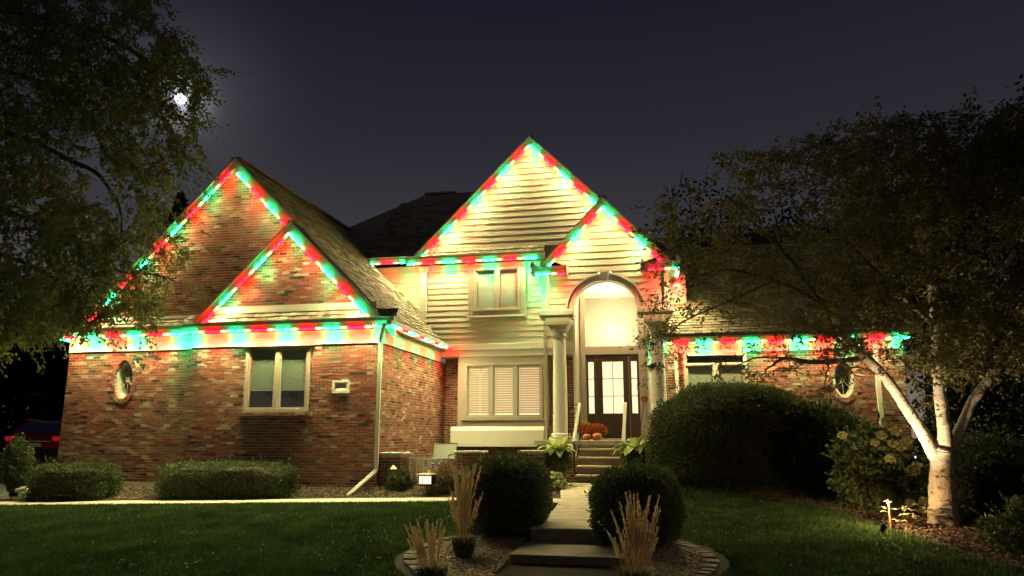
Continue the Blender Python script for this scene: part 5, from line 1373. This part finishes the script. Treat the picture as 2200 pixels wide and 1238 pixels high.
# ------------------------------------------------------------------ garden lamps
# box flood light facing the street
q = at(915, 1031, 15.75)
fl = empty('box_light', (q.x, 15.75, ground(q.x, 15.75))); tag(fl, 'glowing box shaped garden light with a lid before the rail', 'garden light')
MB().prism([(15.70, q.z - .11), (15.95, q.z - .09), (15.95, q.z + .10), (15.70, q.z + .10)], q.x - .165, q.x + .165, 'x').build('housing', 'black_metal', fl, bevel=.01)
MB().box(q.x - .135, q.x + .135, 15.690, 15.699, q.z - .085, q.z + .08).build('lens', emit('flood_lens', (1, .66, .52), 1.35), fl)
MB().box(q.x - .19, q.x + .19, 15.60, 15.97, q.z + .105, q.z + .125).build('lid', 'light_gutter', fl, bevel=.004)
MB().tube([(q.x, 15.85, q.z - .1), (q.x, 15.85, ground(q.x, 15.85) - .05)], .02, 8).build('stake', 'black_metal', fl)
sp_ = lamp('box_light_source', 'SPOT', (q.x, 16.02, q.z + .02), 60, (1, .86, .46), fl, spot_size=math.radians(115), spot_blend=1.0, shadow_soft_size=.12); aim(sp_, (q.x, 16.02, q.z), (-4.9, 21, 3.6))
# unlit path light with a small hood
q = at(845, 1006, 16.3)
e = empty('path_light', (q.x, 16.3, .1)); tag(e, 'unlit path light with a small pointed hood by the brick pillar', 'garden light')
MB().lathe([(.085, q.z - .02), (.03, q.z + .045), (.005, q.z + .07)], (q.x, 16.3), 16).build('hood', 'light_gutter', e)
MB().tube([(q.x, 16.3, q.z - .02), (q.x, 16.3, .05)], .01, 6).build('stake', 'black_metal', e)
# lit path light over the mulch at right
q = at(1908, 1078, 12.45); zg = ground(q.x, 12.45)
e = empty('path_light', (q.x, 12.45, zg)); tag(e, 'copper path light shining down on mulch near the trunk', 'garden light')
MB().lathe([(.07, q.z + .0), (.065, q.z + .012), (.02, q.z + .03), (.006, q.z + .04)], (q.x, 12.45), 16).build('hood', 'clay', e)
MB().tube([(q.x, 12.45, q.z), (q.x, 12.45, zg)], .011, 8).build('stake', 'clay', e)
MB().lathe([(.02, q.z - .02), (.02, q.z - .004)], (q.x, 12.45), 10).build('bulb', 'warm_bulb', e)
lamp('path_light_source', 'POINT', (q.x - .06, 12.30, q.z - .02), 60.0, (1, .60, .26), e, shadow_soft_size=.02)
# uplight for the trunk
U = Vector((2.98, 12.15, ground(3.0, 12.15) + .07))
e = empty('uplight', tuple(U)); tag(e, 'small black uplight in the mulch aimed at the pale trunk', 'garden light')
MB().tube([U + Vector((0, 0, -.12)), U], .012, 6).build('stake', 'black_metal', e)
tgt = Vector(at(2020, 760, TY)); dn = (tgt - U).normalized()
MB().tube([U - dn * .02, U + dn * .08], [.035, .045], 12, caps=False).build('shade', 'black_metal', e)
sl_ = lamp('uplight_source', 'SPOT', U + dn * .05, 640, (1, .76, .46), e, spot_size=math.radians(56), spot_blend=.9, shadow_soft_size=.03); aim(sl_, U, tgt)
# bullet light by the driveway
q = at(45, 1052, 15.9)
e = empty('bullet_light', (q.x, 15.9, q.z - .1)); tag(e, 'cream cylinder garden light low at the left edge', 'garden light')
MB().tube([(q.x - .10, 15.85, q.z - .03), (q.x + .12, 15.95, q.z + .04)], [.055, .06], 16).build('housing', 'light_gutter', e)
lamp('bullet_light_source', 'SPOT', (q.x - .25, 15.8, q.z + .5), 32, (1, .66, .34), e, spot_size=math.radians(120), spot_blend=.6, shadow_soft_size=.05)
# tiny bluish stake light in the shrubs
q = at(1967, 985, 13.5)
e = empty('stake_light', (q.x, 13.5, q.z - .3)); tag(e, 'tiny bluish stake light shining in the hydrangea', 'garden light')
MB().tube([(q.x, 13.5, q.z - .3), (q.x, 13.5, q.z)], .008, 5).build('stake', 'black_metal', e)
MB().lathe([(.003, q.z - .0), (.02, q.z + .02), (.003, q.z + .04)], (q.x, 13.5), 8).build('bulb', emit('blue_bulb', (.5, .55, 1), 1.5), e)

# ------------------------------------------------------------------ red car on the driveway
def car():
    e = empty('red_car', (0, 0, 0)); tag(e, 'dark red car parked beyond the garage corner', 'car')
    m = mat('car_paint', (.30, .01, .015), .25, .03, 3, spec=.8)
    prof = [(-2.2, .35), (-2.25, .62), (-2.15, .95), (-1.95, 1.05), (-1.55, 1.42), (-1.0, 1.52), (.2, 1.50), (.9, 1.10), (1.9, .95), (2.2, .75), (2.25, .40)]
    b = MB(); ws = {0: .80, 1: .86, 2: .86, 3: .84, 4: .66, 5: .62, 6: .62, 7: .80, 8: .82, 9: .78, 10: .76}
    vs = []
    for i, (y, z) in enumerate(prof): vs += [(-ws[i], y, z), (ws[i], y, z)]
    n = len(prof); fs = [(2 * i, 2 * i + 1, 2 * i + 3, 2 * i + 2) for i in range(n - 1)]
    lo = [(-.84, -2.2, .3), (.84, -2.2, .3), (-.84, 2.2, .3), (.84, 2.2, .3)]
    side = lambda s: [2 * i + s for i in range(n)]
    fs += [tuple(side(0)), tuple(reversed(side(1))), (1, 0, 2 * (n - 1), 2 * n - 1)]
    b.add(vs, fs); o = b.build('body', 'car_paint', e, local=True, smooth=False, bevel=.05)
    b = MB().add([(-.60, -1.93, 1.09), (.60, -1.93, 1.09), (.52, -1.60, 1.385), (-.52, -1.60, 1.385)], [(0, 1, 2, 3)]); b.v = [(x, y - .03, z + .02) for x, y, z in b.v]; b.build('rear_window', glass('car_glass', (.02, .02, .02), .5), e, local=True)
    for s in (-1, 1):
        MB().box(s * .70 - .14, s * .70 + .14, -2.27, -2.10, .86, 1.0).build('tail_light', emit('tail_lens_glint', (1, .03, .03), .22), e, local=True, bevel=.02)  # faint glow put into the lens colour in place of a red reflection
        MB().bar((s * .60, -1.4, 1.56), (s * .60, .1, 1.55), .03, .03).build('roof_rail', 'light_gutter', e, local=True)
        for y in (-1.35, 1.4):
            w = MB(); w.prism([(y + .33 * math.cos(2 * math.pi * k / 20), .33 + .33 * math.sin(2 * math.pi * k / 20)) for k in range(20)], s * .66, s * .87, 'x'); w.build('wheel', 'black_metal', e, local=True)
    MB().box(-.82, .82, -2.33, -2.2, .40, .60).build('bumper', 'black_metal', e, local=True, bevel=.03)
    MB().bar((-.5, -2.26, .84), (.5, -2.26, .84), .03, .03).build('trim', 'light_gutter', e, local=True)
    MB().box(-.25, .25, -2.275, -2.26, .66, .78).build('licence_plate', 'light_gutter', e, local=True)
    return e
cr = car(); cr.location = (at(125, 960, 23.2).x, 23.2, ground(-20, 24) + .05); cr.rotation_euler = (0, 0, math.radians(24))
